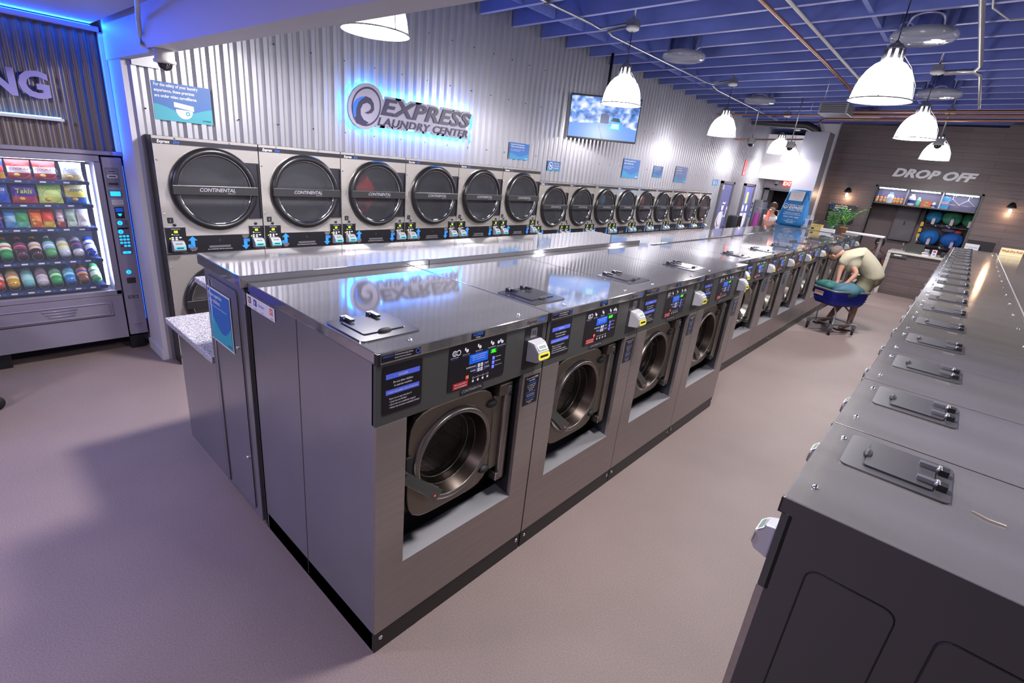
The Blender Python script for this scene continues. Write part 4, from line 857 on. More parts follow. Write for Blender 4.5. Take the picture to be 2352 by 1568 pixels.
def camera_sign(b, x, w_, h):
    wave(b, x, w_, h, 'teal', .33, .09)
    lines(b, x + .0006, .015, h - .035, .034, ('For the safety of your laundry', 'experience, these premises', 'are under video surveillance.'), wide=.80, off=.03)
    b.poly([(.15, .155), (.30, .135), (.30, .095), (.15, .115)], 'white_print', T(x + .001, 0, 0) @ FX); b.poly([(.165, .10)] + [(.225 + .065 * math.cos(t), .095 + .07 * math.sin(t)) for t in [PI + PI * i / 10 for i in range(11)]], 'white_print', T(x + .001, 0, 0) @ FX)
    b.lathe([(.008, 0), (.018, 0)], 'teal', T(x + .0016, .25, .07) @ FX, 16, caps=False); b.text('EXPRESS', .018, 'black', (x + .001, w_ - .015, .02), align='R', off=.02, shear=.2)
board('surveillance_sign', 'blue and teal video surveillance sign left of the first wide dryer\'s top', 1.36, 2.175, .445, .30, camera_sign)
def txt_sign(head, sub):
    def f(b, x, w_, h):
        wave(b, x, w_, h, 'sign_mid', .28, .1); n = max(len(s) for s in head)
        lines(b, x + .0006, .02, h * .86, h * .11, head, wide=min(1, (w_ - .04) / (n * h * .11 * .56)), off=.02)
        m_ = max(len(s) for s in sub); lines(b, x + .0006, .02, h * .58, h * .065, sub, wide=min(1, (w_ - .04) / (m_ * h * .065 * .55)))
        b.text('EXPRESS', h * .08, 'white_print', (x + .0006, w_ - .02, h * .06), align='R', shear=.2, off=.02)
    return f
board('inspection_notice', 'blue notice with white text above the last two wide dryers', 5.80, 2.17, .435, .23, txt_sign(('Because We Care, Please Inspect', 'Washers and Dryers Before Using.'), ('We Are Not Responsible For Damage To Laundry', 'Please remove all pens and lighters')))
def smoke(b, x, w_, h):
    wave(b, x, w_, h, 'sign_mid', .4, .05)
    b.lathe([(.048, 0), (.058, 0)], 'white_print', T(x + .001, .085, h / 2) @ FX, 24, caps=False); b.poly([(.05, .1 - .01), (.06, .1 + .005), (.12, .05), (.11, .042)], 'white_print', T(x + .0014, 0, -.0) @ FX); b.rect(.055, h / 2 - .006, .115, h / 2 + .006, 'white_print', x + .0012)
    lines(b, x + .001, .165, h - .045, .028, ('PERFECT WASH', 'IS A SMOKE FREE', 'ENVIRONMENT'), wide=.72, off=.02)
board('no_smoking_sign', 'small blue no smoking sign above the first narrower dryer', 6.735, 2.055, .345, .148, smoke)
board('liability_notice', 'largest blue notice on the wall, right below the television', 9.1, 2.05, .65, .355, txt_sign(('We are not responsible for lost,', 'stolen or damaged articles.'), ('Do not leave items unattended in machines', 'without your laundry attendant')))
board('inspection_notice', 'small blue notice between the large one and the purplish one', 10.38, 2.11, .43, .235, txt_sign(('Because We Care, Please Inspect', 'Washers and Dryers Before Using.'), ('We Are Not Responsible For Damage', 'To Laundry')))
board('attendance_notice', 'purplish blue notice, rightmost of the big ones above the dryers', 11.45, 2.045, .65, .355, txt_sign(('Do not leave your', 'laundry unattended.'), ('Machines must be emptied at the end', 'of the cycle.')), cmat('#4c639c').name)
board('no_smoking_sign', 'tiny blue sign just left of the first restroom door', 13.79, 2.06, .37, .15, smoke)
def fire(b, x, w_, h):
    for q, c_ in enumerate('FIRE'): b.text(c_, .075, 'white_print', (x, w_ / 2, h - .09 - q * .085), align='C', off=.02)
    b.poly([(w_ / 2 - .05, .08), (w_ / 2, .02), (w_ / 2 + .05, .08)], 'white_print', T(x, 0, 0) @ FX)
board('extinguisher_sign', 'tall narrow red fire extinguisher sign with arrow high between the restroom doors', 15.86, 2.4, .24, .44, fire, 'red_print')
def small_(b, x, w_, h): lines(b, x, .03, h - .06, .05, ('ALL', 'GENDER'), wide=.8, off=.02)
board('restroom_plaque', 'small dark blue plaque right of the second restroom door, upper of two', 17.3, 1.48, .22, .18, small_, cmat('#33348c').name)
board('restroom_plaque', 'small lighter blue plaque right of the second restroom door, lower of two', 17.32, 1.2, .26, .18, small_)
# glowing wave logo
lg = thing('illuminated_sign', 'glowing blue-lit logo sign with wave emblem on the corrugated wall', 'sign', (-5.3, 4.0, 2.5))
xb, xf = .015, .045
def LM(): b = MB(); b.M = T(0, 0, 0); return b
ec = (-.665, .04); er = (.175, .19)       # emblem centre (y, z), radii
def ell(r, c=ec, n=40): return [(c[0] + (er[0] + r) * math.cos(2 * PI * i / n) + .15 * (er[1] + r) * math.sin(2 * PI * i / n), c[1] + (er[1] + r) * math.sin(2 * PI * i / n)) for i in range(n)]
def logo_shape(b, x0, d, m, off, toff):
    b.prism(ell(off), d, m, T(x0, 0, 0) @ FX)
    b.prism([(-.46, .0), (-.42, .15), (.86, .15), (.83, .0)], d - .0004, m, T(x0, 0, 0) @ FX)
    b.prism([(-.52, -.125), (-.47, .01), (.82, .01), (.82, -.125)], d - .0008, m, T(x0, 0, 0) @ FX)
    b.text('EXPRESS', .24, m, (x0, -.505, -.012), shear=.28, off=toff, fit=1.42, sp=1.06, depth=d - .0012)
    b.text('LAUNDRY CENTER', .122, m, (x0, -.55, -.131), shear=.25, off=toff * 1.6, fit=1.42, sp=1.08, depth=d - .0016)
b = LM(); logo_shape(b, xb, xf - xb, cmat('#a09db4', .4).name, .045, .12); b.build('backing', lg)
b = LM(); mat('led_logo', '#ffffff', .4, emit=60, ecol=(.02, .26, 1.0)); logo_shape(b, -.0, .008, 'led_logo', .03, .08); b.build('led_backlight', lg)
DK = cmat('#322e50', .45).name
b = LM(); b.text('EXPRESS', .235, DK, (xf + .001, -.485, -.01), shear=.28, off=.03, fit=1.375, sp=1.06, depth=.01); b.text('LAUNDRY CENTER', .118, DK, (xf + .001, -.527, -.128), shear=.25, off=.015, fit=1.375, sp=1.08, depth=.008); b.build('letters', lg, label='dark slanted raised letters')
b = LM(); x = xf + .002
def band(b, inner, outer, m, dx=0): b.add([(x + dx, p[0], p[1]) for p in inner] + [(x + dx, p[0], p[1]) for p in outer], [(i, i + 1, len(inner) + i + 1, len(inner) + i) for i in range(len(inner) - 1)], m)
n = 48; A = [2 * PI * i / n for i in range(n + 1)]
SH = .15
band(b, [(ec[0] + .165 * math.cos(a) + SH * .18 * math.sin(a), ec[1] + .18 * math.sin(a)) for a in A], [(ec[0] + .182 * math.cos(a) + SH * .2 * math.sin(a), ec[1] + .2 * math.sin(a)) for a in A], DK)
# crest of the wave: thick crescent with a curled tip
cr = [(-.05, -.215), (-.12, -.2), (-.18, -.14), (-.21, -.05), (-.19, .03), (-.12, .09), (-.03, .115), (.05, .10), (.10, .05), (.12, -.02), (.09, -.06), (.03, -.08), (-.02, -.07), (.04, -.045), (.07, -.01), (.05, .03), (.0, .045), (-.06, .02), (-.085, -.04), (-.07, -.10), (-.02, -.15), (.06, -.175), (.02, -.205)]
b.add([(x + .001, ec[0] + p[0] * .82 + SH * p[1] * .9, ec[1] + p[1] * .9) for p in cr], [tuple(range(len(cr)))], DK)
bl = [(-.19, -.08), (-.205, .0), (-.17, .06), (-.10, .1), (-.03, .112), (-.09, .075), (-.13, .03), (-.15, -.04), (-.14, -.12), (-.165, -.15)]
b.add([(x + .002, ec[0] + p[0] * .82 + SH * p[1] * .9, ec[1] + p[1] * .9) for p in bl], [tuple(range(len(bl)))], 'brand_blue'); b.build('wave_emblem', lg)

# ================================================================ television
tv = thing('television', 'television hung on a black pole, showing a blue car on a road', 'television', (-4.80, 7.34, 2.87), math.radians(-53.5))
TS = (1, .52, .88); A = Vector((0, -1.08, .26)); B_ = Vector((0, -1.07, -.365)); C_ = Vector((.0, 1.08, .47 - .02)); tw = 1.08
b = MB(); M_ = Matrix.Rotation(math.radians(0), 4, 'Y')
# the set hangs on the wall tipped slightly; measured edges give 1.24 x .70 m seen close
b.M = T(0, 0, 0) @ M_
b.box((-.05, -1.07, -.32), (0, 1.07, .42), 'black'); b.build('casing', tv, bevel=.006).scale = TS
mt = mat('tv_picture', '#5a86e0', .3, emit=0)
nt = mt.node_tree; bs = nt.nodes['Principled BSDF']; tc_ = nt.nodes.new('ShaderNodeTexCoord'); mp = nt.nodes.new('ShaderNodeMapping'); mp.inputs['Scale'].default_value = (1, 3.2, 6.5); mp.inputs['Rotation'].default_value = (.5, 0, 0)
no = nt.nodes.new('ShaderNodeTexNoise'); no.inputs['Scale'].default_value = 1.3; no.inputs['Detail'].default_value = 6; rp = nt.nodes.new('ShaderNodeValToRGB')
for p_, c_ in ((.3, '#28406c'), (.45, '#5a88d8'), (.55, '#a8c0f0'), (.68, '#f0eeff')):
    e_ = rp.color_ramp.elements.new(p_); e_.color = lin(c_)
rp.color_ramp.elements.remove(rp.color_ramp.elements[0]); rp.color_ramp.elements.remove(rp.color_ramp.elements[-1])
nt.links.new(tc_.outputs['Object'], mp.inputs[0]); nt.links.new(mp.outputs[0], no.inputs['Vector']); nt.links.new(no.outputs[0], rp.inputs[0]); nt.links.new(rp.outputs[0], bs.inputs['Emission Color']); bs.inputs['Emission Strength'].default_value = .95; bs.inputs['Base Color'].default_value = (0, 0, 0, 1)
def em(n_, c_, s_=.9): return mat(n_, '#000000', .3, emit=s_, ecol=c_).name
b = MB(); x = .001; b.rect(-1.04, -.29, 1.04, .39, 'tv_picture', x)
b.add([(x + .001, p[0], p[1]) for p in ((-1.04, -.29), (1.04, -.29), (1.04, -.1), (.4, -.02), (-1.04, -.06))], [(0, 1, 2, 3, 4)], em('tv_road', '#6c9cf0'))
b.add([(x + .0015, p[0], p[1]) for p in ((.0, -.29), (.06, -.29), (-.12, -.06), (-.14, -.06))], [(0, 1, 2, 3)], em('tv_line', '#5076c0'))
b.add([(x + .0015, p[0], p[1]) for p in ((-.1, -.03), (-.1, .12), (.0, .14), (.15, .12), (.17, -.03))], [(0, 1, 2, 3, 4)], em('tv_hill', '#3c4c7c'))
b.add([(x + .002, p[0], p[1]) for p in ((.16, -.14), (.56, -.15), (.60, -.04), (.56, .01), (.48, .08), (.26, .09), (.18, .02), (.14, -.04))], [tuple(range(8))], em('tv_car', '#40b0f8'))
b.add([(x + .0025, p[0], p[1]) for p in ((.23, .02), (.51, .01), (.46, .07), (.28, .08))], [(0, 1, 2, 3)], em('tv_window', '#16284c'))
b.add([(x + .0025, p[0], p[1]) for p in ((.24, -.1), (.5, -.11), (.48, -.02), (.27, -.02))], [(0, 1, 2, 3)], em('tv_glare', '#b8f0ff'))
for yy in (.17, .54): b.add([(x + .003, yy, -.02), (x + .003, yy + .05, -.02), (x + .003, yy + .05, .0), (x + .003, yy, .0)], [(0, 1, 2, 3)], em('tv_tail', '#c04880'))
b.build('screen', tv).scale = TS
b = MB(); b.cyl((-.10, .0, .1), (-.10, .0, .98), .022, 'black'); b.box((-.12, -.12, -.1), (-.05, .12, .25), 'black'); b.build('ceiling_pole', tv)

# ================================================================ pendants
def pendant():
    t = thing('pendant_lamp', 'x', 'lamp'); zr = 0
    b = MB(); b.lathe([(.235, .0), (.231, .03), (.220, .10), (.200, .17), (.165, .235), (.12, .285), (.078, .31)], 'shade_glow', n=36, caps=False); b.build('shade', t, label='glowing white dome shade')
    b = MB(); b.tube([(.243 * math.cos(a), .243 * math.sin(a), 0) for a in [2 * PI * i / 36 for i in range(36)]], .006, 'lamp_ring', 6, True)
    b.tube([(.243, 0, 0), (.23, 0, .12), (.16, 0, .26), (.075, 0, .36)], .004, 'grey_metal', 5)
    for a in (0.6, 2.7, 4.8): b.box((.236 * math.cos(a) - .006, .236 * math.sin(a) - .006, -.006), (.236 * math.cos(a) + .006, .236 * math.sin(a) + .006, .012), 'lamp_ring')
    b.build('rim_ring', t)
    b = MB(); b.lathe([(.078, .30), (.078, .315)], 'lamp_ring', n=20, caps=False); b.lathe([(.07, .395), (.07, .41), (.05, .44), (.02, .455), (.012, .47)], 'lamp_ring', n=20)
    for i in range(8): a = 2 * PI * i / 8; b.cyl((.070 * math.cos(a), .070 * math.sin(a), .31), (.066 * math.cos(a), .066 * math.sin(a), .40), .015, 'lamp_ring', 6)
    nk = b.build('neck', t)
    b = MB(); b.lathe([(.06, .312), (.056, .395)], 'shade_glow', n=16); b.build('neck_glow', t)
    b = MB(); b.cyl((0, 0, .46), (.0, 0, .79), .005, 'black', 6); b.build('cord', t)
    b = MB(); b.lathe([(.045, .785), (.075, .80), (.078, .83)], 'pvc', n=20); b.box((-.06, -.06, .83), (.06, .06, .9), 'grey_metal'); b.cyl((0, 0, .9), (0, 0, 1.26), .012, 'conduit', 8); b.build('junction_box', t)
    snapshot(t); return t
pl = pendant(); PLAB = ['largest pendant lamp on the left, cut by the top edge under the beam', 'pendant lamp hanging in front of the television', 'pendant lamp above the narrower dryers and purplish notice', 'left one of the overlapping pair of pendants before the white bulkhead', 'right one of the overlapping pair, farthest pendant on the left side',
    'big bright pendant lamp hanging at the upper right', 'pendant lamp above the left part of the drop off lettering', 'smallest pendant of the right line, just over the drop off lettering']
for i, (x, y) in enumerate(LAMPS[:8]):
    c = pl if i == 0 else copy_tree(pl)
    c.location = (x, y, 2.92 if i < 5 else 2.97); c['label'] = PLAB[i]; c['group'] = 'white pendant lamps'
    c.scale = (1, 1, 1)
for i, (x, y) in enumerate(LAMPS):
    l = bpy.data.lights.new('lamp_bulb', 'AREA'); l.shape = 'DISK'; l.size = .40; l.energy = LAMP_W * (1.6 if i == 0 else 1); l.color = LAMP_COL
    o = bpy.data.objects.new('lamp_bulb', l); COL.objects.link(o); o.location = (x, y, 2.93 if i < 5 else 2.98)
for i, (x, y) in enumerate(LAMPS):
    l = bpy.data.lights.new('lamp_side_glow', 'POINT'); l.energy = 26; l.color = LAMP_COL; l.shadow_soft_size = .11
    o = bpy.data.objects.new('lamp_side_glow', l); COL.objects.link(o); o.location = (x, y, 2.84)
for x, y in ((-.5, -1.8), (-3.4, -1.6)):
    area('vestibule_fill', (x, y, 2.84), (0, 0, 0), .5, .5, 60, (.88, .81, 1))  # unseen fill lights added to brighten the vestibule, no fixtures behind them
# round acrylic skylight diffusers
mat('acrylic', '#c4c8d8', .06, alpha=.5, spec=.9)
SKY = [(-3.72, 7.5, 'round acrylic skylight diffuser right of the television'), (-.94, 7.15, 'large round acrylic diffuser above the big right pendant'), (-3.88, 11.5, 'round acrylic diffuser above the middle of the left island'), (-.97, 10.75, 'round acrylic diffuser between the two right pendants'), (-2.35, 13.6, 'small round diffuser just before the drop off wall')]
for x, y, lb in SKY:
    o = thing('skylight_diffuser', lb, 'skylight', (x, y, 3.70), 0, 'round acrylic skylight diffusers')
    b = MB(); b.lathe([(.001, .0), (.18, .006), (.265, .022), (.295, .05), (.295, .09), (.26, .12)], 'acrylic', n=36, caps=False); b.build('lens', o)
    b = MB(); b.lathe([(.24, .12), (.24, .44)], 'chrome', n=36, caps=False); b.build('light_tube', o)

# ================================================================ pipes and conduits
def pipe(name, pts, r, m, label, cat='pipe', extra=None):
    b = MB(); b.tube(pts, r, m, 8)
    if extra: extra(b)
    return tag(b.build(name, loc=pts[0]), label, cat)
zc_ = 3.80
pipe('conduit', [(-4.15, 1.3, zc_ + .02), (-4.18, 5.8, zc_ + .02), (-4.15, 5.98, zc_), (-3.66, 5.86, zc_)], .016, 'conduit', 'steel conduit from the beam to the pendant before the television', 'conduit', lambda b: [b.box((-4.2, y, zc_ - .0), (-4.12, y + .03, zc_ + .06), 'grey_metal') for y in (2.6, 4.9)])
pipe('conduit', [(-3.66, 5.98, zc_), (-4.12, 6.1, zc_), (-4.19, 6.3, zc_), (-4.25, 9.6, zc_), (-4.2, 9.8, zc_), (-3.76, 9.47, zc_)], .015, 'conduit', 'steel conduit between the first two pendants along the dryer side', 'conduit')
pipe('conduit', [(-3.76, 9.6, zc_), (-4.25, 9.9, zc_), (-4.35, 10.4, zc_), (-4.5, 15.0, zc_)], .015, 'conduit', 'steel conduit running on past the lamp above the narrower dryers', 'conduit')
pipe('copper_pipe', [(-2.13, 1.3, 3.83), (-2.13, 8.4, 3.83), (-2.17, 11.4, 3.82)], .02, 'copper', 'copper pipe running lengthwise under the blue joists')
pipe('white_pipe', [(-1.92, 1.3, 3.84), (-1.92, 10.2, 3.84), (-1.93, 11.4, 3.84)], .017, 'pvc', 'pale pipe running beside the lengthwise copper pipe')
pipe('conduit', [(-.5, 1.3, 3.83), (-.5, 9.0, 3.83), (-.55, 9.2, 3.81), (-.86, 9.2, 3.8)], .026, 'conduit', 'bright conduit near the right edge feeding the second right pendant', 'conduit')
pipe('conduit', [(-.86, 9.3, 3.8), (-.56, 9.35, 3.82), (-.5, 9.6, 3.83), (-.5, 12.6, 3.83)], .022, 'conduit', 'continuation of the bright right conduit towards the far wall', 'conduit')
pipe('cable', [(-.43, 5.2, 3.84), (-.43, 6.6, 3.84), (-.3, 7.05, 3.84), (.8, 7.0, 3.86)], .008, 'pvc', 'thin white cable curving off the bright right conduit', 'cable')
for dz, dy, x0, lb in ((0, 0, -2.3, 'uppermost copper pipe of the bundle before the far wall'), (-.05, .12, -2.3, 'middle copper pipe of the bundle before the far wall'), (-.12, .2, -2.75, 'lowest copper pipe of the bundle, bending down beside the heater')):
    pts = [(x0, 12.0 + dy, 3.66 + dz), (3.8, 12.0 + dy, 3.78 + dz)]
    if x0 < -2.5: pts = [(x0 - .1, 12.2, 2.4 + 1.0), (x0 - .1, 12.2, 3.50), (x0 - .04, 12.2, 3.53)] + pts
    pipe('copper_pipe', pts, .022, 'copper', lb)
pipe('copper_pipe', [(-5.3, 13.0, 3.68), (-2.6, 12.6, 3.66)], .016, 'copper', 'thin copper pipe running to the corrugated wall above the lamps', 'pipe', lambda b: [b.cyl((x, 12.6 - (x + 2.6) * .148, 3.66), (x, 12.6 - (x + 2.6) * .148, 4.14), .005, 'conduit', 6) for x in (-4.6, -3.2)])
pipe('copper_pipe', [(-5.3, 14.6, 3.26), (-3.6, 14.3, 3.32)], .018, 'copper', 'short copper pipe over the white bulkhead')
pipe('duct', [(-5.35, 15.7, 3.83), (-3.95, 15.7, 3.78), (-3.7, 15.75, 3.68), (-3.62, 15.8, 3.5)], .1, 'duct_black', 'fat black duct below the far joists', 'duct')
pipe('white_conduit', [(-3.72, .86, 2.83), (-3.9, .98, 2.80), (-4.25, 1.06, 2.76), (-4.36, 1.085, 2.68), (-4.37, 1.09, 2.62), (-4.30, 1.12, 2.585)], .014, 'pvc', 'bent white conduit leading to the dome camera under the beam', 'conduit')
# unit heater
o = thing('ceiling_air_unit', 'boxy louvred air unit hanging below the joists near the copper pipes', 'air unit', (-2.2, 10.1, 3.42)); o.scale = (.75, .75, .75)
b = MB(); b.box((-.28, -.15, -.06), (.28, .5, .16), 'grey_metal'); b.build('housing', o, bevel=.01)
b = MB()
for q in range(5): b.box((-.24, -.165, -.04 + q * .038), (.24, -.15, -.02 + q * .038), 'duct_black')
for q in range(5): b.box((.28, -.08, -.04 + q * .038), (.29, .42, -.02 + q * .038), 'duct_black')
b.build('louvres', o)
b = MB()
for x in (-.25, .25): b.cyl((x, .0, .16), (x, .0, 1.02), .008, 'conduit', 6)
b.build('hanger_rods', o)
# dome cameras
def dome(loc, lb, rod=0, s_=1):
    o = thing('security_camera', lb, 'camera', loc); o.scale = (s_,) * 3
    b = MB(); b.lathe([(.075, .09), (.078, .01), (.09, .0), (.088, -.02), (.06, -.026)], 'pvc', n=28); b.build('housing', o)
    b = MB(); b.lathe([(.06, -.026), (.052, -.055), (.03, -.078), (.001, -.085)], mat('dome_black', '#0a0a14', .04, spec=1).name, n=24, caps=False); b.build('dome', o)
    if rod: b = MB(); b.cyl((0, 0, .09), (0, 0, rod), .012, 'conduit', 8); b.box((-.06, -.06, rod - .02), (.06, .06, rod), 'conduit'); b.build('ceiling_rod', o)
dome((-4.22, 1.17, 2.535), 'white dome camera with black lens under the beam, upper left', 0, .72)
dome((-4.02, 12.0, 3.02), 'dome camera on a rod left of the overlapping pendants', 1.15)
dome((-3.28, 12.2, 3.0), 'dome camera on a rod in front of the overlapping pendants', 1.15)
dome((-.87, 12.4, 3.2), 'pale ceiling camera on a rod between the two right pendants', 1.03)
dome((-4.95, 18.0, 2.3), 'tiny dome camera under the white bulkhead near the exit sign', 0, .8)
# ================================================================ far end of the hall
# restroom doors with pictograms
def rdoor(y0, y1, z1, lb, fig):
    o = thing('restroom_door', lb, 'door', (WX + .02, (y0 + y1) / 2, 0)); w_ = y1 - y0
    b = MB(); b.box((0, -w_ / 2 - .09, 0), (.06, -w_ / 2, z1 + .07), 'grey_metal'); b.box((0, w_ / 2, 0), (.06, w_ / 2 + .09, z1 + .07), 'grey_metal'); b.box((0, -w_ / 2 - .09, z1), (.06, w_ / 2 + .09, z1 + .07), 'grey_metal'); b.build('door_frame', o)
    b = MB(); b.box((.005, -w_ / 2, 0), (.035, w_ / 2, z1), 'door_blue'); b.build('leaf', o)
    b = MB(); x = .0365
    def P(pts): b.add([(x, p[0], p[1]) for p in pts], [tuple(range(len(pts)))], 'picto_white')
    def circ(y, z, r): P([(y + r * .8 * math.cos(a), z + r * math.sin(a)) for a in [2 * PI * i / 16 for i in range(16)]])
    if fig == 1:
        circ(-.02, 1.50, .1); P([(-.13, 1.52), (.13, 1.6), (.2, 1.66), (.1, 1.63), (-.06, 1.64)])
        P([(-.12, 1.38), (.08, 1.38), (.12, 1.3), (.10, 1.0), (-.10, .98), (-.22, 1.1)]); P([(.08, 1.34), (.30, 1.2), (.34, 1.42), (.29, 1.42), (.26, 1.26), (.1, 1.2)]); P([(.28, 1.42), (.36, 1.42), (.38, 1.52), (.33, 1.49), (.3, 1.53), (.27, 1.48)])
        P([(-.12, 1.36), (-.28, 1.1), (-.1, .9), (-.14, .86), (-.36, 1.08), (-.2, 1.36)]); P([(-.10, 1.0), (.0, 1.0), (-.04, .1), (-.13, .1)]); P([(.01, 1.0), (.10, 1.0), (.08, .1), (-.01, .1)])
    else:
        for s_ in (-.17, .15):
            circ(s_, 1.48, .1); P([(s_ - .13, 1.33), (s_ + .13, 1.33), (s_ + .14, 1.1), (s_ + .05, .8), (s_ - .1, .8), (s_ - .14, 1.1)]); P([(s_ - .1, .82), (s_ - .01, .82), (s_ - .05, .1), (s_ - .12, .1)]); P([(s_ + .0, .82), (s_ + .06, .82), (s_ + .06, .1), (s_ + .0, .1)])
        b.add([(x, -.12, 1.62), (x, .06, 1.62), (x, .06, 1.95), (x, -.12, 1.95)], [(0, 1, 2, 3)], cmat('#d8d060').name)
    b.build('pictogram', o, label='white figure painted on the door')
    b = MB(); b.cyl((.035, w_ / 2 - .07, 1.0), (.09, w_ / 2 - .07, 1.0), .014, 'chrome'); b.cyl((.085, w_ / 2 - .07, 1.0), (.085, w_ / 2 - .2, 1.0), .011, 'chrome'); b.build('lever_handle', o)
    if fig == 1: b = MB(); b.box((.035, -w_ / 2 + .03, z1 - .15), (.038, -w_ / 2 + .14, z1 - .04), 'wall_light'); b.text('17', .06, 'black', (.039, -w_ / 2 + .085, z1 - .115), align='C'); b.build('number_plate', o)
rdoor(14.46, 15.24, 2.13, 'blue restroom door with a white figure in a cap waving', 1)
rdoor(16.32, 17.1, 2.13, 'blue restroom door with two white figures and a yellow note', 2)
# slim bin between the doors
o = thing('wall_bin', 'narrow steel bin with yellow tag between the restroom doors', 'bin', (-5.2, 15.75, 0)); b = MB(); b.box((-.14, -.2, 0), (.14, .2, 1.28), 'steel_dark'); b.build('body', o, bevel=.02)
b = MB(); b.box((.14, -.16, .9), (.145, .16, 1.18), 'black'); b.box((.146, -.05, .8), (.148, .05, .98), 'reader_yellow'); b.build('opening', o)
o = thing('tall_locker', 'grey upright locker right of the restroom plaques', 'locker', (-5.2, 17.9, 0)); b = MB(); b.box((-.12, -.3, 0), (.1, .3, 1.75), 'grey_metal'); b.build('body', o, bevel=.01); b = MB(); b.box((.1, -.27, .05), (.11, .27, 1.7), cmat('#7c7c90').name); b.cyl((.125, .2, .8), (.125, .2, 1.0), .01, 'chrome'); b.build('door', o)
# exit
o = thing('exit_sign', 'red glowing exit sign over the dark doorway', 'exit sign', (-4.62, 18.12, 2.24)); b = MB(); b.box((-.17, 0, -.02), (.17, .06, .18), cmat('#f0d0cc').name); b.build('housing', o)
b = MB(); b.add([(-.165, -.003, -.01), (.165, -.003, -.01), (.165, -.003, .17), (-.165, -.003, .17)], [(0, 1, 2, 3)], mat('exit_face', '#802018', .4, emit=1.2, ecol='#ff3a20').name); b.text('EXIT', .15, mat('exit_letters', '#ffffff', .4, emit=1.5, ecol='#ffd8c8').name, (0, -.005, .03), F=FY, align='C', off=.03); b.build('face', o)
dj = MB(); dj.box((-5.3, 18.18, 0), (-5.15, 18.3, 2.13), 'grey_metal'); dj.box((-3.98, 18.18, 0), (-3.88, 18.3, 2.13), 'grey_metal'); dj.box((-5.3, 18.18, 2.08), (-3.88, 18.3, 2.15), 'grey_metal'); struct(dj.build('door_1'))
# sconces
def sconce(x, y, z, lb, w_=5, rz=0):
    o = thing('wall_sconce', lb, 'lamp', (x, y, z), rz)
    b = MB(); b.lathe([(.001, .10), (.035, .09), (.06, .05), (.085, .0), (.088, -.02)], 'black', T(0, -.16, .06), n=20, caps=False); b.build('shade', o)
    b = MB(); b.cyl((0, 0, .08), (0, -.10, .13), .012, 'black'); b.tube([(0, -.1, .13), (0, -.16, .15)], .012, 'black'); b.lathe([(.05, 0), (.05, -.02)], 'black', T(0, 0, .08) @ FY, 16); b.build('arm', o)
    b = MB(); b.ball((0, -.16, -.03), (.03, .03, .05), mat('warm_bulb', '#ffffff', .4, emit=12, ecol=(1, .72, .45)).name, 12, 8); b.build('bulb', o)
    l = bpy.data.lights.new('sconce_light', 'POINT'); l.energy = w_; l.color = (1, .62, .35); l.shadow_soft_size = .04; q = bpy.data.objects.new('sconce_light', l); COL.objects.link(q); q.location = (x, y - .16, z - .10)
sconce(-2.58, YF, 2.2, 'black wall sconce above the potted plant')
sconce(.55, YF, 2.22, 'black wall sconce right of the drop off window')
sconce(-3.45, YF + .03, 2.2, 'black wall sconce half hidden behind the steel column', 3)
for z in (3.0, 2.62):
    o = thing('wall_bracket', 'upper chrome wall bracket left of the dark plank wall' if z > 2.8 else 'lower chrome wall bracket left of the dark plank wall', 'bracket', (-3.36, YF + .03, z)); b = MB(); b.box((-.03, -.06, -.12), (.03, -.03, .12), 'chrome'); b.box((-.05, -.03, -.12), (.01, 0, .12), 'fascia'); b.build('plate', o)
# lettering
b = MB(); b.text('DROP OFF', .262, 'wall_light', (-1.83, YF - .03, 2.70), F=FY, shear=.3, off=.03, wide=1.02, depth=.0); 
o = thing('wall_lettering', 'white slanted drop off lettering on the dark plank wall', 'lettering', (-1.0, YF, 2.7))
b = MB(); b.M = T(1.0, -YF, -2.7); Mt = T(-1.80, YF - .002, 2.735)
F3 = FY; b.text('DROP OFF', .255, cmat('#f0f0f4').name, (-1.79, YF, 2.725), F=F3, shear=.3, off=.05, depth=.035, fit=1.6, sp=1.02); b.build('letters', o)
# drop off shelf with lights and goods
o = thing('display_shelf', 'lit shelf across the top of the drop off window', 'shelf', (-1, YF, 2.08))
def D(): b = MB(); b.M = T(1, -YF, -2.08); return b
b = D(); b.box((-1.99, YF - .0, 2.06), (-.01, YF + .3, 2.085), 'fascia'); b.build('board', o)
b = D(); b.box((-1.99, YF + .3, 2.06), (-.01, YF + .31, 2.45), cmat('#4a465c').name); b.build('back_panel', o)
b = D()
for x in (-1.36, -.68): b.box((x - .012, YF, 2.085), (x + .012, YF + .3, 2.45), 'grey_metal')
b.build('dividers', o)
for x0, x1 in ((-1.96, -1.41), (-1.31, -.74), (-.64, -.04)):
    b = D(); b.box((x0, YF + .02, 2.415), (x1, YF + .05, 2.44), mat('strip_white', '#ffffff', .4, emit=16, ecol=(.85, .86, 1)).name); b.build('light_tube', o)
area('shelf_light', (-1, YF + .1, 2.41), (0, 0, 0), 1.9, .05, 9, (.8, .84, 1))
def jar(x, lb, col, cap, r=.035, h=.13, nm='detergent_bottle', lab_='#d8c8a0', cat='bottle', y=YF + .1, gp='cleaning supplies on the lit shelf'):
    o = thing(nm, lb, cat, (x, y, 2.086), 0, gp)
    b = MB(); b.lathe([(.001, 0), (r * .95, 0), (r, .01), (r, h * .62), (r * .8, h * .78), (r * .45, h * .86), (r * .42, h * .9)], cmat(col).name, n=16); b.build('body', o)
    b = MB(); b.lathe([(r * .5, h * .86), (r * .5, h), (.001, h)], cmat(cap).name, n=14); b.build('cap', o)
    b = MB(); b.lathe([(r + .001, h * .2), (r + .001, h * .5)], cmat(lab_).name, n=16, caps=False); b.build('wrap_label', o)
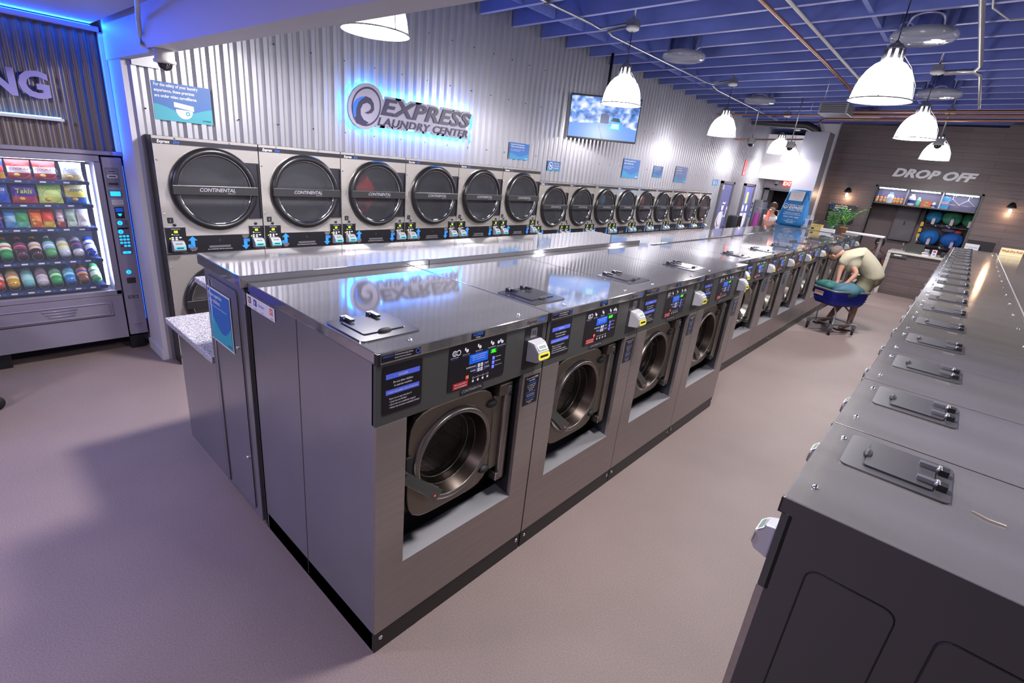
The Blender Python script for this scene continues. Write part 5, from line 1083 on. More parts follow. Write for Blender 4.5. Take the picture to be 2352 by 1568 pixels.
for i, x in enumerate((-1.95, -1.865, -1.78, -1.58, -1.51, -1.43)):
    jar(x, '%s small orange bottle with blue cap on the lit shelf, counted from the left' % ORD[i], '#e0843c', '#2a50d8', .034, .17)
jar(-1.68, 'white detergent jug with light blue cap on the lit shelf', '#e4ecf4', '#58a8e0', .07, .25, lab_='#c8dcec')
b = MB(); 
jar(-1.24, 'big white jug with dark blue label on the lit shelf', '#eef0f4', '#e8ecf4', .07, .26, lab_='#2c3c98')
jar(-1.1, 'small green bottle with white cap beside the white jug', '#6cc8a0', '#f0f4f4', .045, .2, lab_='#90dcc0')
o = thing('detergent_box', 'orange detergent box in the middle of the lit shelf', 'box', (-.94, YF + .1, 2.086)); b = MB(); b.box((-.1, -.05, 0), (.1, .05, .14), cmat('#e0703c').name); b.build('carton', o)
b = MB(); b.lathe([(0, 0), (.05, 0)], cmat('#f0b040').name, T(0, -.051, .07) @ FY, 18, caps=False); b.text('Tide', .05, cmat('#2438a0').name, (0, -.053, .055), F=FY, align='C', off=.02, shear=.1); b.build('print', o)
jar(-.79, 'short white tub with blue and yellow label on the lit shelf', '#d8dce8', '#e0c850', .045, .13, nm='wipes_tub', lab_='#3c5cb8')
o = thing('softener_pouch', 'bright blue pouch standing between the tub and the hangers', 'pouch', (-.60, YF + .06, 2.086)); b = MB(); b.ball((0, 0, .14), (.09, .02, .14), cmat('#4ca8e8').name, 14, 10, lambda a, t: 1.0); b.box((-.085, -.012, 0), (.085, .012, .27), cmat('#4ca8e8').name); b.build('pouch', o, bevel=.006)
b = MB(); b.box((-.07, -.024, .11), (.07, -.02, .17), cmat('#d8b8c8').name); b.build('print', o)
for i, (x, dz) in enumerate(((-.48, 0), (-.2, .0))):
    o = thing('clothes_hanger', ('left' if i == 0 else 'right') + ' white plastic hanger on the lit shelf', 'hanger', (x, YF + .05 + .03 * i, 2.32)); b = MB()
    b.tube([(.03, 0, .05), (.045, 0, .075), (.02, 0, .1), (-.005, 0, .08), (0, 0, .04), (0, 0, 0)], .006, 'white_print', 6)
    b.tube([(0, 0, 0), (-.14, 0, -.11), (-.16, 0, -.13), (.16, 0, -.13), (.14, 0, -.11), (0, 0, 0)], .009, 'white_print', 6); b.build('frame', o)
# utility cabinet, wire rack and laundry bags in the office
o = thing('utility_cabinet', 'grey wall cabinet seen through the drop off window', 'cabinet', (-1.3, 17.05, 1.17)); b = MB(); b.box((-.25, 0, 0), (.25, .24, 1.0), cmat('#6c666c').name); b.build('body', o, bevel=.005)
b = MB(); b.box((-.22, -.012, .04), (.22, 0, .96), cmat('#767076').name); b.box((-.02, -.025, .4), (.02, -.012, .5), 'black'); b.box((-.12, -.0135, .86), (.12, -.012, .87), 'wall_light'); b.box((-.04, -.0135, .89), (.05, -.012, .93), 'wall_light'); b.build('door', o)
rk = thing('wire_rack', 'chrome wire rack with laundry bags behind the counter', 'rack', (-.4, 16.7, 0))
b = MB()
for x in (-.5, .5):
    for y in (-.2, .25): b.cyl((x, y, 0), (x, y, 2.3), .013, 'chrome', 8)
b.build('posts', rk)
for z in (1.18, 1.70, 2.28):
    b = MB(); b.tube([(-.5, -.2, z), (.5, -.2, z), (.5, .25, z), (-.5, .25, z)], .008, 'chrome', 6, True); b.tube([(-.5, -.2, z - .03), (.5, -.2, z - .03)], .006, 'chrome', 6)
    for q in range(16): b.cyl((-.5 + q / 15, -.2, z), (-.5 + q / 15, .25, z), .003, 'chrome', 4)
    b.box((-.5, -.2, z - .004), (.5, .25, z - .001), 'duct_black'); b.build('shelf', rk)
def bag(x, z, rx, rz_, col, lb, y=16.62):
    o = thing('laundry_bag', lb, 'laundry bag', (x, y, z), 0, 'tagged laundry bags on the wire rack'); m = mat('g' + col.strip('#'), col, .75, bump=((9, 9, 9), .5, .02)).name
    b = MB(); b.ball((0, 0, rz_), (rx, .16, rz_), m, 28, 14, lambda a, t: 1 + .05 * math.sin(9 * a) * math.sin(t) + .04 * math.sin(3 * t + a)); b.ball((rx * .1, -.15, rz_ * .95), (rx * .28, .05, rz_ * .25), m, 14, 8, lambda a, t: 1 + .15 * math.sin(8 * a)); b.build('sack', o)
    b = MB(); b.box((rx * .1 - .03, -.23, rz_ * .95 - .16), (rx * .1 + .03, -.225, rz_ * .95 - .02), cmat('#c0a8b8').name); b.tube([(rx * .1, -.2, rz_ * .95), (rx * .1, -.227, rz_ * .95 - .02)], .004, 'pvc', 5); b.build('paper_tag', o)
bag(-.72, 1.71, .16, .16, '#1f7ba8', 'teal laundry bag, left on the upper rack shelf'); bag(-.37, 1.71, .2, .18, '#3f8068', 'pale green laundry bag in the middle of the upper rack shelf'); bag(-.03, 1.71, .15, .18, '#1f6b4c', 'dark green laundry bag, right on the upper rack shelf')
bag(-.68, 1.19, .22, .19, '#1c66b0', 'blue laundry bag, left on the lower rack shelf'); bag(-.22, 1.19, .23, .18, '#1a5cb0', 'blue laundry bag, right on the lower rack shelf', 16.60)
o = thing('folded_clothes', 'grey and red clothes on top of the lower blue bags', 'clothes', (-.3, 16.72, 1.54)); b = MB(); b.ball((-.05, 0, .05), (.17, .12, .06), cmat('#5a5068', .8).name, 16, 8, lambda a, t: 1 + .1 * math.sin(5 * a)); b.ball((.14, -.04, .03), (.08, .08, .05), cmat('#b84038', .8).name, 12, 8); b.build('pile', o)
o = thing('wet_floor_tags', 'yellow plastic clips hanging on the rack post', 'clip', (-.9, 16.45, 1.5))
b = MB()
for z in (-.16, -.02, .12): b.box((-.03, -.01, z), (.03, .01, z + .1), cmat('#d8a82c').name)
b.cyl((0, 0, -.16), (0, 0, .5), .003, 'chrome', 5); b.build('clips', o)
# counter
ct = thing('service_counter', 'dark plank drop off counter with pale stone top', 'counter', (-.6, 15.3, 0))
b = MB(); b.M = T(.6, -15.3, 0); b.box((-1.2, 15.12, 0), (1.9, 15.85, .98), 'plank'); b.build('front', ct)
b = MB(); b.M = T(.6, -15.3, 0); b.box((-1.27, 15.05, .985), (2.0, 15.89, 1.03), 'granite_far'); b.build('worktop', ct, bevel=.006)
b = MB(); b.M = T(.6, -15.3, 0); b.box((-1.27, 15.06, 0.0), (-1.2, 15.89, .985), 'granite_far'); b.build('waterfall_end', ct)
b = MB(); b.M = T(.6, -15.3, 0); b.box((-1.2, 15.1, 0), (1.9, 15.12, .1), cmat('#544a48').name); b.build('toe_board', ct)
b = MB(); b.M = T(.6, -15.3, 0); b.box((-1.19, 15.07, .9), (-.88, 15.118, .975), 'fascia'); b.box((-1.13, 15.065, .93), (-.98, 15.07, .96), 'wall_light'); b.build('keyboard_tray', ct)
o = thing('low_ledge', 'low pale stone ledge left of the drop off counter', 'ledge', (-1.6, 15.2, 0)); b = MB(); b.box((-.25, -.1, .14), (.33, .3, .19), 'granite_far'); b.box((-.25, 0, .3), (.33, .3, .33), 'wall_light'); b.build('slab', o); b = MB(); b.box((-.24, -.0, 0), (.32, .28, .14), 'wall_light'); b.box((-.24, .2, .19), (.32, .28, .3), 'wall_light'); b.build('base', o)
def desk(name, lb, x, y, fn, cat, parts='body'):
    o = thing(name, lb, cat, (x, y, 1.031)); b = MB(); fn(b); b.build(parts, o, bevel=.003); return o
o = desk('laptop', 'dark laptop seen from behind on the drop off counter', -.8, 15.35, lambda b: b.box((-.17, 0, 0), (.17, .24, .02), 'fascia'), 'laptop', 'base'); b = MB(); b.add([(-.17, 0, .02), (.17, 0, .02), (.17, -.04, .22), (-.17, -.04, .22), (-.17, .01, .02), (.17, .01, .02), (.17, -.03, .22), (-.17, -.03, .22)], [(0, 1, 2, 3), (7, 6, 5, 4), (0, 4, 5, 1), (3, 2, 6, 7), (0, 3, 7, 4), (1, 5, 6, 2)], 'fascia'); b.build('lid', o)
desk('payment_terminal', 'small metallic payment stand right of the laptop', -.57, 15.3, lambda b: (b.box((-.07, 0, 0), (.07, .12, .05), 'chrome'), b.box((-.05, .02, .05), (.05, .1, .13), 'grey_metal')), 'card terminal')
desk('notice_card', 'white folded card with red mark on the counter', -.42, 15.2, lambda b: (b.box((-.045, 0, 0), (.045, .01, .15), 'wall_light'), b.box((-.025, -.001, .09), (.025, 0, .13), 'red_print'), b.box((-.015, -.001, .03), (.02, 0, .06), 'blue_print')), 'card')
desk('receipt_printer', 'small black printer on the counter beside the white card', -.18, 15.3, lambda b: (b.box((-.12, 0, 0), (.12, .2, .1), 'black'), b.box((-.1, .02, .1), (.1, .1, .105), 'grey_metal')), 'printer')
desk('flower_stand', 'small metal ornament stand at the left end of the counter', -1.05, 15.35, lambda b: (b.box((-.05, 0, 0), (.05, .1, .02), 'chrome'), b.cyl((0, .05, 0), (0, .05, .2), .008, 'chrome')), 'stand')
o = desk('monitor', 'black monitor on the counter behind the white flyer', .3, 15.45, lambda b: (b.box((-.24, 0, .1), (.24, .03, .47), 'black'), b.box((-.04, .01, 0), (.04, .05, .12), 'black'), b.box((-.1, -.02, 0), (.1, .1, .015), 'black')), 'monitor')
o = thing('counter_flyer', 'white and pale blue flyer stand before the black monitor', 'flyer', (.17, 15.12, 1.031)); b = MB(); b.box((-.12, 0, 0), (.12, .012, .4), 'wall_light'); b.build('sheet', o)
b = MB(); b.box((-.1, -.001, .06), (.1, 0, .2), cmat('#8fb4d0').name); b.text("We want to hear", .035, 'sign_blue', (0, -.002, .32), F=FY, align='C', wide=.8); b.text('from you!', .035, 'sign_blue', (0, -.002, .27), F=FY, align='C', wide=.8); b.build('print', o)
desk('paper_stack', 'white paper sheets lying beside the monitor', .42, 15.15, lambda b: b.box((-.12, 0, 0), (.12, .2, .18), 'wall_light'), 'paper')
o = thing('folding_sign', 'cream Wash Dry Fold board standing on the right-hand steel bulkhead', 'sign', (.75, 13.75, 1.369)); b = MB(); b.box((-.165, 0, 0), (.165, .02, .14), 'cream'); b.box((-.15, .02, 0), (.15, .08, .01), 'cream'); b.build('board', o)
b = MB(); b.text('Wash·Dry·Fold', .062, 'red_print', (0, -.001, .065), F=FY, align='C', off=.02, wide=.78); b.build('lettering', o)
# black perspex notice, plant and flyers on the island's end
nb = thing('information_board', 'clear-edged black notice with white text on the plank wall behind the plant', 'sign', (-2.6, YF, 1.7)); b = MB(); b.box((-.32, -.03, -.25), (.32, -.02, .23), 'sticker_black'); b.build('panel', nb)
b = MB(); b.lathe([(.03, 0), (.042, 0)], 'brand_blue', T(-.25, -.032, .17) @ FY, 16, caps=False); b.text('PERFECT WASH', .04, 'white_print', (-.18, -.032, .17), F=FY, off=.02); b.text('EXPRESS', .05, 'white_print', (-.18, -.032, .12), F=FY, off=.02); b.text('DROP OFF SERVICE', .045, 'brand_blue', (0, -.032, .05), F=FY, align='C', off=.02)
for q, s_ in enumerate(('Here is how it works', 'Drop off all your laundry', 'We wash, dry and fold', 'Pick it up the next day', 'Weighed by the pound', 'Ask our attendant')): b.text(s_, .034, 'white_print', (-.28, -.032, .0 - q * .04), F=FY, wide=.95)
b.build('print', nb)
for dx, dz in ((-.31, .22), (.31, .22), (-.31, -.24), (.31, -.24)): pass
b = MB()
for dx, dz in ((-.31, .22), (.31, .22), (-.31, -.24), (.31, -.24)): b.cyl((dx, -.045, dz), (dx, 0, dz), .014, 'chrome', 10)
b.build('standoffs', nb)
pt = thing('potted_palm', 'potted palm on the far end of the left island', 'plant', (-1.98, 12.9, 1.39))
b = MB(); b.lathe([(.001, 0), (.055, 0), (.075, .12), (.08, .12), (.065, .11), (.001, .1)], 'terracotta', n=20); b.build('pot', pt)
rnd = random.Random(5); b = MB(); s2 = MB()
for q in range(11):
    a = q * 2.4; ln = .34 + rnd.random() * .16; sp = .14 + rnd.random() * .2; base = Vector((0, 0, .1)); pts = []
    for k_ in range(7):
        t_ = k_ / 6; pts.append(base + Vector((math.cos(a) * sp * t_ ** 1.6, math.sin(a) * sp * t_ ** 1.6, ln * (t_ - .28 * t_ * t_) * 1.3)))
    s2.tube(pts, .004, 'leaf', 5)
    for k_ in range(2, 7):
        p = pts[k_]; d = (pts[k_] - pts[k_ - 1]).normalized(); side = d.cross(Vector((0, 0, 1))).normalized()
        for sg in (-1, 1):
            l_ = .085 * (1.1 - .08 * k_) + .02 * rnd.random(); tip = p + side * sg * l_ + d * l_ * .9 - Vector((0, 0, .03 * rnd.random())); wd = d * .011
            mid = (p + tip) / 2 + Vector((0, 0, .008)); b.add([p - wd * .4, mid - wd, tip, mid + wd], [(0, 1, 2), (0, 2, 3)], 'leaf_light' if (q + k_) % 3 == 0 else 'leaf')
b.build('leaves', pt); s2.build('stems', pt)
o = thing('leafy_plant', 'small green-potted plant just left of the palm', 'plant', (-2.2, 12.8, 1.39)); b = MB(); b.lathe([(.001, 0), (.05, 0), (.07, .13), (.06, .13), (.001, .11)], 'pot_green', n=18); b.build('pot', o)
b = MB()
for q in range(26): a = q * 2.4; r_ = .05 + .09 * rnd.random(); z_ = .14 + .3 * rnd.random(); c_ = Vector((r_ * math.cos(a), r_ * math.sin(a), z_)); d = Vector((math.cos(a), math.sin(a), .2 - .6 * rnd.random())); s_ = d.cross(Vector((0, 0, 1))).normalized() * .018; b.add([Vector((0, 0, z_ * .6)), c_ - s_, c_ + d * .07, c_ + s_], [(0, 1, 2), (0, 2, 3)], 'leaf')
b.build('leaves', o)
# blue laundry bag standing with print
o = thing('laundry_bag', 'tall blue printed laundry bag standing on the island', 'laundry bag', (-3.02, 12.95, 1.393))
b = MB(); n_ = 10; vs = []; fs = []; prof = [(0, .30, .17), (.04, .315, .2), (.15, .30, .19), (.3, .275, .16), (.5, .245, .12), (.68, .22, .09), (.78, .215, .05)]
for z_, hw, hd in prof:
    for k_ in range(24):
        a = 2 * PI * k_ / 24; ca, sa = math.cos(a), math.sin(a); r_ = (abs(ca) ** 5 + abs(sa) ** 5) ** (-.2); vs.append((hw * ca * r_ + .006 * math.sin(z_ * 30 + k_), hd * sa * r_ + .004 * math.sin(k_ * 2.1 + z_ * 14), z_))
for j in range(len(prof) - 1):
    for k_ in range(24): l_ = (k_ + 1) % 24; fs.append((j * 24 + k_, j * 24 + l_, (j + 1) * 24 + l_, (j + 1) * 24 + k_))
fs += [tuple(range(24))[::-1], tuple(range(len(vs) - 24, len(vs)))]
b.add(vs, fs, 'bag_blue', True); b.build('sack', o)
Sl = Matrix(((1, 0, 0, 0), (0, .17, -1, 0), (0, 1, .17, 0), (0, 0, 0, 1)))
b = MB(); yy = -.222
def bt(s_, sz, z_, off=.01, al='C', x=0, wide=1): b.text(s_, sz, 'white_print', (x, yy + .155 * z_, z_), F=Sl, align=al, off=off, shear=.18, wide=wide)
bt('PERFECT WASH', .042, .43, .02, x=.04); bt('EXPRESS', .075, .365, .04, x=.04); bt('LAUNDRY CENTER', .036, .325, .02, x=.04); bt('Full Service Laundromat', .032, .27); bt('Full & Fast Drop Off Service', .032, .235); bt('CLEAN • SAFE • GREEN', .032, .18, .02); bt('401 11th St.', .026, .12); bt('Huntington Beach, CA', .026, .09); bt('877-460-9000', .026, .06)
b.lathe([(.045, 0), (.056, 0)], 'white_print', T(-.175, yy + .155 * .41, .41) @ Sl, 20, caps=False); b.lathe([(.018, 0), (.028, 0)], 'white_print', T(-.175, yy + .155 * .4, .395) @ Sl, 16, caps=False); b.build('print', o)
b = MB(); b.add([(-.16, yy + .155 * .54 - .002, .54), (.13, yy + .155 * .54 - .002, .54), (.14, yy + .155 * .75 - .002, .75), (-.15, yy + .155 * .75 - .002, .75)], [(0, 1, 2, 3)], 'wall_light')
for q in range(5): b.text(('Wash & Fold Special', 'Drop off before noon', 'ready the same day', 'Ask our attendant', 'for details'), .02, 'orange_print', (0, 0, 0)) if 0 else b.text(('Wash & Fold Special', 'Drop off before noon', 'ready the same day', 'Ask our attendant', 'for details')[q], .022, 'orange_print' if q % 2 else 'sign_blue', (0, yy + .155 * (.71 - q * .032) - .004, .71 - q * .032), F=Sl, align='C')
b.build('paper_note', o)
b = MB(); b.tube([(.17, -.11, .74), (.12, -.14, .4), (.08, -.17, .02)], .004, 'black', 5); b.tube([(.19, -.08, .74), (.235, -.06, .6), (.2, -.1, .45)], .004, 'black', 5); b.build('drawstring', o)
# clutter near the palm
o = thing('cardboard_box', 'yellow printed open box beside the clear flyer stand', 'box', (-2.42, 12.6, 1.385)); b = MB(); b.box((-.12, -.06, 0), (.1, .08, .13), cmat('#b8a45c').name); b.add([(-.12, -.06, .13), (-.02, -.06, .22), (-.02, .08, .22), (-.12, .08, .13)], [(0, 1, 2, 3)], cmat('#b8a45c').name); b.build('carton', o); b = MB(); b.text('FOLDING', .03, 'black', (0, -.062, .09), F=FY, align='C'); b.box((-.1, -.0615, .02), (-.04, -.0605, .06), 'black'); b.build('print', o)
o = thing('flyer_holder', 'clear plastic flyer holder right of the blue bag', 'holder', (-2.68, 12.8, 1.385)); b = MB(); b.box((-.09, -.02, 0), (-.085, .12, .24), 'plastic_clear'); b.box((.085, -.02, 0), (.09, .12, .24), 'plastic_clear'); b.box((-.09, .1, 0), (.09, .105, .28), 'plastic_clear'); b.box((-.09, -.02, 0), (.09, -.015, .08), 'plastic_clear'); b.build('stand', o); b = MB(); b.box((-.07, .02, .02), (.02, .09, .2), cmat('#a8b8d8').name); b.box((.025, .03, .02), (.08, .09, .18), cmat('#3a3a5c').name); b.build('flyers', o)
o = thing('tissue_box', 'white card box lying in front of the palm pot', 'box', (-2.2, 12.55, 1.385)); b = MB(); b.box((-.13, -.06, 0), (.13, .06, .07), 'wall_light'); b.build('carton', o, bevel=.005)
o = thing('side_ledge', 'thin white ledge reaching right from the island\'s far end', 'ledge', (-1.6, 13.45, 1.4)); b = MB(); b.box((-.45, -.12, -.02), (.32, .2, .01), 'wall_light'); b.build('slab', o); b = MB(); b.box((-.45, .1, -1.4), (-.4, .15, -.02), 'grey_metal'); b.box((.25, .1, -1.4), (.3, .15, -.02), 'grey_metal'); b.build('legs', o)
# garment rack and clothing left of the bag
o = thing('garment_rack', 'garment rack with coral and black clothes left of the blue bag', 'rack', (-3.95, 14.3, 0)); b = MB(); b.cyl((-.28, 0, 0), (-.28, 0, 1.62), .012, 'chrome'); b.cyl((.25, 0, 0), (.25, 0, 1.62), .012, 'chrome'); b.cyl((-.3, 0, 1.62), (.28, 0, 1.62), .012, 'chrome'); b.box((-.3, -.2, 0), (-.26, .2, .03), 'chrome'); b.box((.23, -.2, 0), (.27, .2, .03), 'chrome'); b.build('frame', o)
def garment(x, w_, z0, z1, col, lb):
    b = MB(); n_ = 8; vs = []; fs = []
    for j in range(7):
        t_ = j / 6; z = z1 + (z0 - z1) * t_
        for k_ in range(n_): a = 2 * PI * k_ / n_; vs.append((x + w_ * (.45 + .35 * t_) * math.cos(a) * (1 + .1 * math.sin(3 * k_)), 14.3 + (.05 + .03 * t_) * math.sin(a), z))
    for j in range(6):
        for k_ in range(n_): l_ = (k_ + 1) % n_; fs.append((j * n_ + k_, j * n_ + l_, (j + 1) * n_ + l_, (j + 1) * n_ + k_))
    b.add(vs, fs, cmat(col, .8).name, True); tag(b.build('hanging_garment', loc=(x, 14.3, z1)), lb, 'clothes')
garment(-3.93, .06, 1.36, 1.6, '#c85848', 'coral garment hanging on the rack'); garment(-4.06, .05, .8, 1.6, '#18161c', 'black garment hanging on the rack')
garment(-4.2, .16, .85, 1.5, '#6a1f62', 'dark purple garment hanging on the rack, left of the black one')

# ================================================================ people
def skinned(name, chains, m, parent=None, sub=2):
    """chains: list of point lists [(x,y,z,r)...]; points closer than 1 mm are shared"""
    bmx = bmesh.new(); lay = bmx.verts.layers.skin.verify(); idx = {}
    def vert(p):
        k_ = tuple(round(c, 3) for c in p[:3])
        if k_ not in idx: v = bmx.verts.new(p[:3]); v[lay].radius = (p[3], p[3] if len(p) < 5 else p[4]); idx[k_] = v
        return idx[k_]
    first = None
    for ch in chains:
        vs = [vert(p) for p in ch]
        if first is None: first = vs[0]
        for a, b_ in zip(vs, vs[1:]):
            if bmx.edges.get((a, b_)) is None: bmx.edges.new((a, b_))
    first[lay].use_root = True
    me = bpy.data.meshes.new(name); bmx.to_mesh(me); bmx.free(); o = bpy.data.objects.new(name, me); COL.objects.link(o)
    s_ = o.modifiers.new('skin', 'SKIN'); s_.use_smooth_shade = True; u = o.modifiers.new('sub', 'SUBSURF'); u.levels = sub; u.render_levels = sub
    me2 = bpy.data.meshes.new_from_object(o.evaluated_get(bpy.context.evaluated_depsgraph_get())); bpy.data.objects.remove(o)
    me2.materials.clear(); me2.materials.append(MATS[m]); me2.name = name
    for p in me2.polygons: p.use_smooth = True; p.material_index = 0
    o = bpy.data.objects.new(name, me2); COL.objects.link(o)
    if parent: o.parent = parent
    return o
mn = thing('person', 'person in a beige shirt and khaki shorts bending over the blue laundry cart', 'person', (-1.15, 10.0, 0))
def W(pts): return [(p[0] + 1.15, p[1] - 10.0) + tuple(p[2:]) for p in pts]
hip = (-.93, 10.05, .95, .13); wst = (-1.0, 10.02, 1.08, .14); ch_ = (-1.18, 9.97, 1.21, .15); shd = (-1.32, 9.93, 1.2, .105); nk = (-1.40, 9.91, 1.23, .065)
hands = []
def hand(w3, d, side):
    """palm chain plus five finger chains from the wrist w3 in direction d"""
    out = []; wv = Vector(w3[:3]); d = Vector(d).normalized(); s_ = Vector(side).normalized(); palm = wv + d * .05
    out.append([w3, (*palm, .03, .02)])
    for k_, (off, ln) in enumerate(((-.027, .07), (-.009, .085), (.009, .08), (.027, .062))):
        k0 = wv + d * .085 + s_ * off; k1 = k0 + d * ln * .55 + Vector((0, 0, -.012)); k2 = k1 + (d + Vector((0, 0, -.9))).normalized() * ln * .5
        out.append([(*palm, .03, .02), (*k0, .0105), (*k1, .0095), (*k2, .008)])
    t0 = wv + d * .03 - s_ * .035; t1 = t0 + d * .035 - s_ * .022 + Vector((0, 0, -.01)); out.append([(*palm, .03, .02), (*t0, .012), (*t1, .0095)])
    return out
wrA = (-1.33, 9.66, .80, .026); wrB = (-1.20, 9.66, .82, .026)
chains = [W([hip, wst, ch_, shd, nk, (-1.45, 9.89, 1.25, .08), (-1.50, 9.88, 1.235, .10), (-1.54, 9.87, 1.175, .095), (-1.56, 9.865, 1.12, .07)]),
          W([shd, (-1.34, 9.77, 1.13, .065), (-1.36, 9.72, .98, .045), wrA]), W([shd, (-1.24, 9.78, 1.12, .06), (-1.12, 9.76, .98, .045), wrB])]
chains += [W(c) for c in hand(wrA, (-.1, -.35, -.6), (1, 0, 0))] + [W(c) for c in hand(wrB, (-.5, -.3, -.5), (.6, -.8, 0))]
for hx, kn, an, toe in (((-.97, 9.98, .86, .095), (-1.02, 9.93, .48, .06), (-1.02, 9.99, .09, .04), (-1.13, 9.86, .035, .032)), ((-.98, 10.14, .86, .095), (-1.2, 10.08, .5, .06), (-1.36, 10.12, .09, .04), (-1.48, 10.0, .035, .032))):
    mid = tuple((a + b_) / 2 for a, b_ in zip(hx, kn)); chains.append(W([hip, hx, mid, kn, ((kn[0] + an[0]) / 2, (kn[1] + an[1]) / 2 + .01, (kn[2] + an[2]) / 2, .055), an, toe]))
skinned('body', chains, 'skin', mn)
skinned('shirt', [W([(-.89, 10.05, .86, .17), (-.92, 10.05, .96, .175), (-1.0, 10.02, 1.09, .175), (-1.18, 9.97, 1.215, .205), (-1.32, 9.93, 1.205, .165), (-1.385, 9.915, 1.215, .115), (-1.42, 9.90, 1.225, .075)]), W([(-1.32, 9.93, 1.205, .165), (-1.345, 9.78, 1.14, .105), (-1.36, 9.745, 1.04, .075)]), W([(-1.32, 9.93, 1.205, .165), (-1.25, 9.80, 1.12, .105), (-1.165, 9.78, 1.03, .075)])], 'shirt', mn)
b = MB(); b.M = T(1.15, -10.0, 0); b.ball((-.95, 10.06, .90), (.165, .175, .15), 'shorts', 20, 12)
for P_, R_ in (([(-.96, 9.99, .92), (-.985, 9.97, .78), (-1.005, 9.955, .64), (-1.015, 9.945, .50)], [.13, .125, .11, .105]), ([(-.97, 10.13, .92), (-1.02, 10.13, .78), (-1.1, 10.11, .64), (-1.17, 10.10, .52)], [.13, .125, .11, .105])): b.tube(P_, R_, 'shorts', 18)
b.build('shorts', mn)
b = MB(); hc = (-1.56 + 1.15, 9.86 - 10, 1.16)
b.M = T(-1.50 + 1.15, 9.885 - 10, 1.245) @ Matrix.Rotation(math.radians(-62), 4, 'Y')
b.ball((-.0, 0, .015), (.115, .115, .105), mat('hair_grey', '#5a4c46', .8).name, 18, 10, lambda a, t: 1 if t < 1.9 else .8); b.build('hair', mn)
b = MB(); b.M = T(-1.522 + 1.15, 9.875 - 10, 1.198) @ Matrix.Rotation(math.radians(-62), 4, 'Y')
for s_ in (-1, 1):
    b.ball((-.075, s_ * .032, .0), (.012, .012, .010), 'black', 8, 6); b.ball((.0, s_ * .09, -.0), (.025, .012, .032), 'skin', 10, 6)
b.ball((-.088, 0, -.02), (.016, .011, .019), 'skin', 10, 6); b.ball((-.07, 0, -.055), (.010, .024, .006), cmat('#8a4a40').name, 8, 5); b.build('face', mn)
for i_, (ax, ay) in enumerate(((-1.07, 9.92), (-1.42, 10.06))):
    b = MB(); b.M = T(1.15, -10.0, 0); d = Vector((-.65, -.75, 0)).normalized(); p = Vector((-d.y, d.x, 0)) * .045; c_ = Vector((ax, ay, .0))
    b.add([tuple(c_ - d * .12 - p + Vector((0, 0, z_))) for z_ in (0.002, .022)] + [tuple(c_ - d * .12 + p + Vector((0, 0, z_))) for z_ in (.002, .022)] + [tuple(c_ + d * .14 + p * 1.1 + Vector((0, 0, z_))) for z_ in (.002, .022)] + [tuple(c_ + d * .14 - p * 1.1 + Vector((0, 0, z_))) for z_ in (.002, .022)], [(0, 2, 4, 6), (1, 7, 5, 3), (0, 1, 3, 2), (2, 3, 5, 4), (4, 5, 7, 6), (6, 7, 1, 0)], cmat('#2e2420').name)
    b.tube([tuple(c_ + d * .04 - p + Vector((0, 0, .02))), tuple(c_ + d * .03 + Vector((0, 0, .075))), tuple(c_ + d * .04 + p + Vector((0, 0, .02)))], .014, cmat('#2e2420').name, 8); b.build('sandal', mn)
b = MB(); b.M = T(1.15, -10.0, 0); b.tube([(-1.345 + .032 * math.cos(a), 9.675, .835 + .032 * math.sin(a)) for a in [2 * PI * i / 14 for i in range(14)]], .007, 'chrome', 6, True); b.build('wristwatch', mn)
# clerk sitting behind the counter end
cl = thing('person', 'dark-haired person seated behind the left end of the drop off counter', 'person', (-1.55, 15.75, 0))
skinned('body', [[(0, 0, .5, .13), (0, 0, .7, .14), (0, -.02, .86, .13), (0, -.03, .95, .05), (0, -.04, 1.03, .07), (0, -.05, 1.10, .085), (0, -.05, 1.17, .06)], [(0, -.02, .86, .13), (.17, -.04, .82, .06), (.22, -.1, .6, .045), (.15, -.25, .55, .035), (.1, -.33, .56, .03)], [(0, -.02, .86, .13), (-.17, -.04, .82, .06), (-.22, -.1, .6, .045), (-.15, -.25, .55, .035), (-.1, -.33, .56, .03)],
    [(0, 0, .5, .13), (.1, -.1, .48, .09), (.12, -.42, .46, .065), (.12, -.45, .1, .045), (.12, -.56, .04, .035)], [(0, 0, .5, .13), (-.1, -.1, .48, .09), (-.12, -.42, .46, .065), (-.12, -.45, .1, .045), (-.12, -.56, .04, .035)]], mat('skin_dark', '#5e3a2c', .55).name, cl)
skinned('top', [[(0, 0, .48, .15), (0, 0, .7, .16), (0, -.02, .87, .15)], [(0, -.02, .87, .15), (.17, -.04, .82, .08), (.21, -.08, .7, .07)], [(0, -.02, .87, .15), (-.17, -.04, .82, .08), (-.21, -.08, .7, .07)]], cmat('#4a3c48', .8).name, cl)
b = MB(); b.ball((0, -.02, 1.14), (.105, .11, .12), 'hair_dark', 18, 12, lambda a, t: 1 if math.sin(a) > -.3 or t < 1.0 else .82); b.build('hair', cl)
b = MB(); 
for s_ in (-1, 1): b.ball((s_ * .032, -.132, 1.12), (.011, .008, .008), 'black', 8, 6)
b.ball((0, -.145, 1.095), (.014, .02, .022), 'skin_dark', 8, 6); b.box((-.05, -.138, 1.125), (.05, -.134, 1.135), 'white_print'); b.build('face', cl)
o = thing('stool', 'low stool under the seated person behind the counter', 'stool', (-1.55, 15.75, 0)); b = MB(); b.cyl((0, .0, .3), (0, 0, .36), .17, 'duct_black', 20); b.build('seat', o)
for a in (0.8, 2.4, 4.0, 5.5): b = MB(); b.cyl((.15 * math.cos(a), .15 * math.sin(a), 0), (.1 * math.cos(a), .1 * math.sin(a), .3), .014, 'grey_metal'); b.build('leg', o)
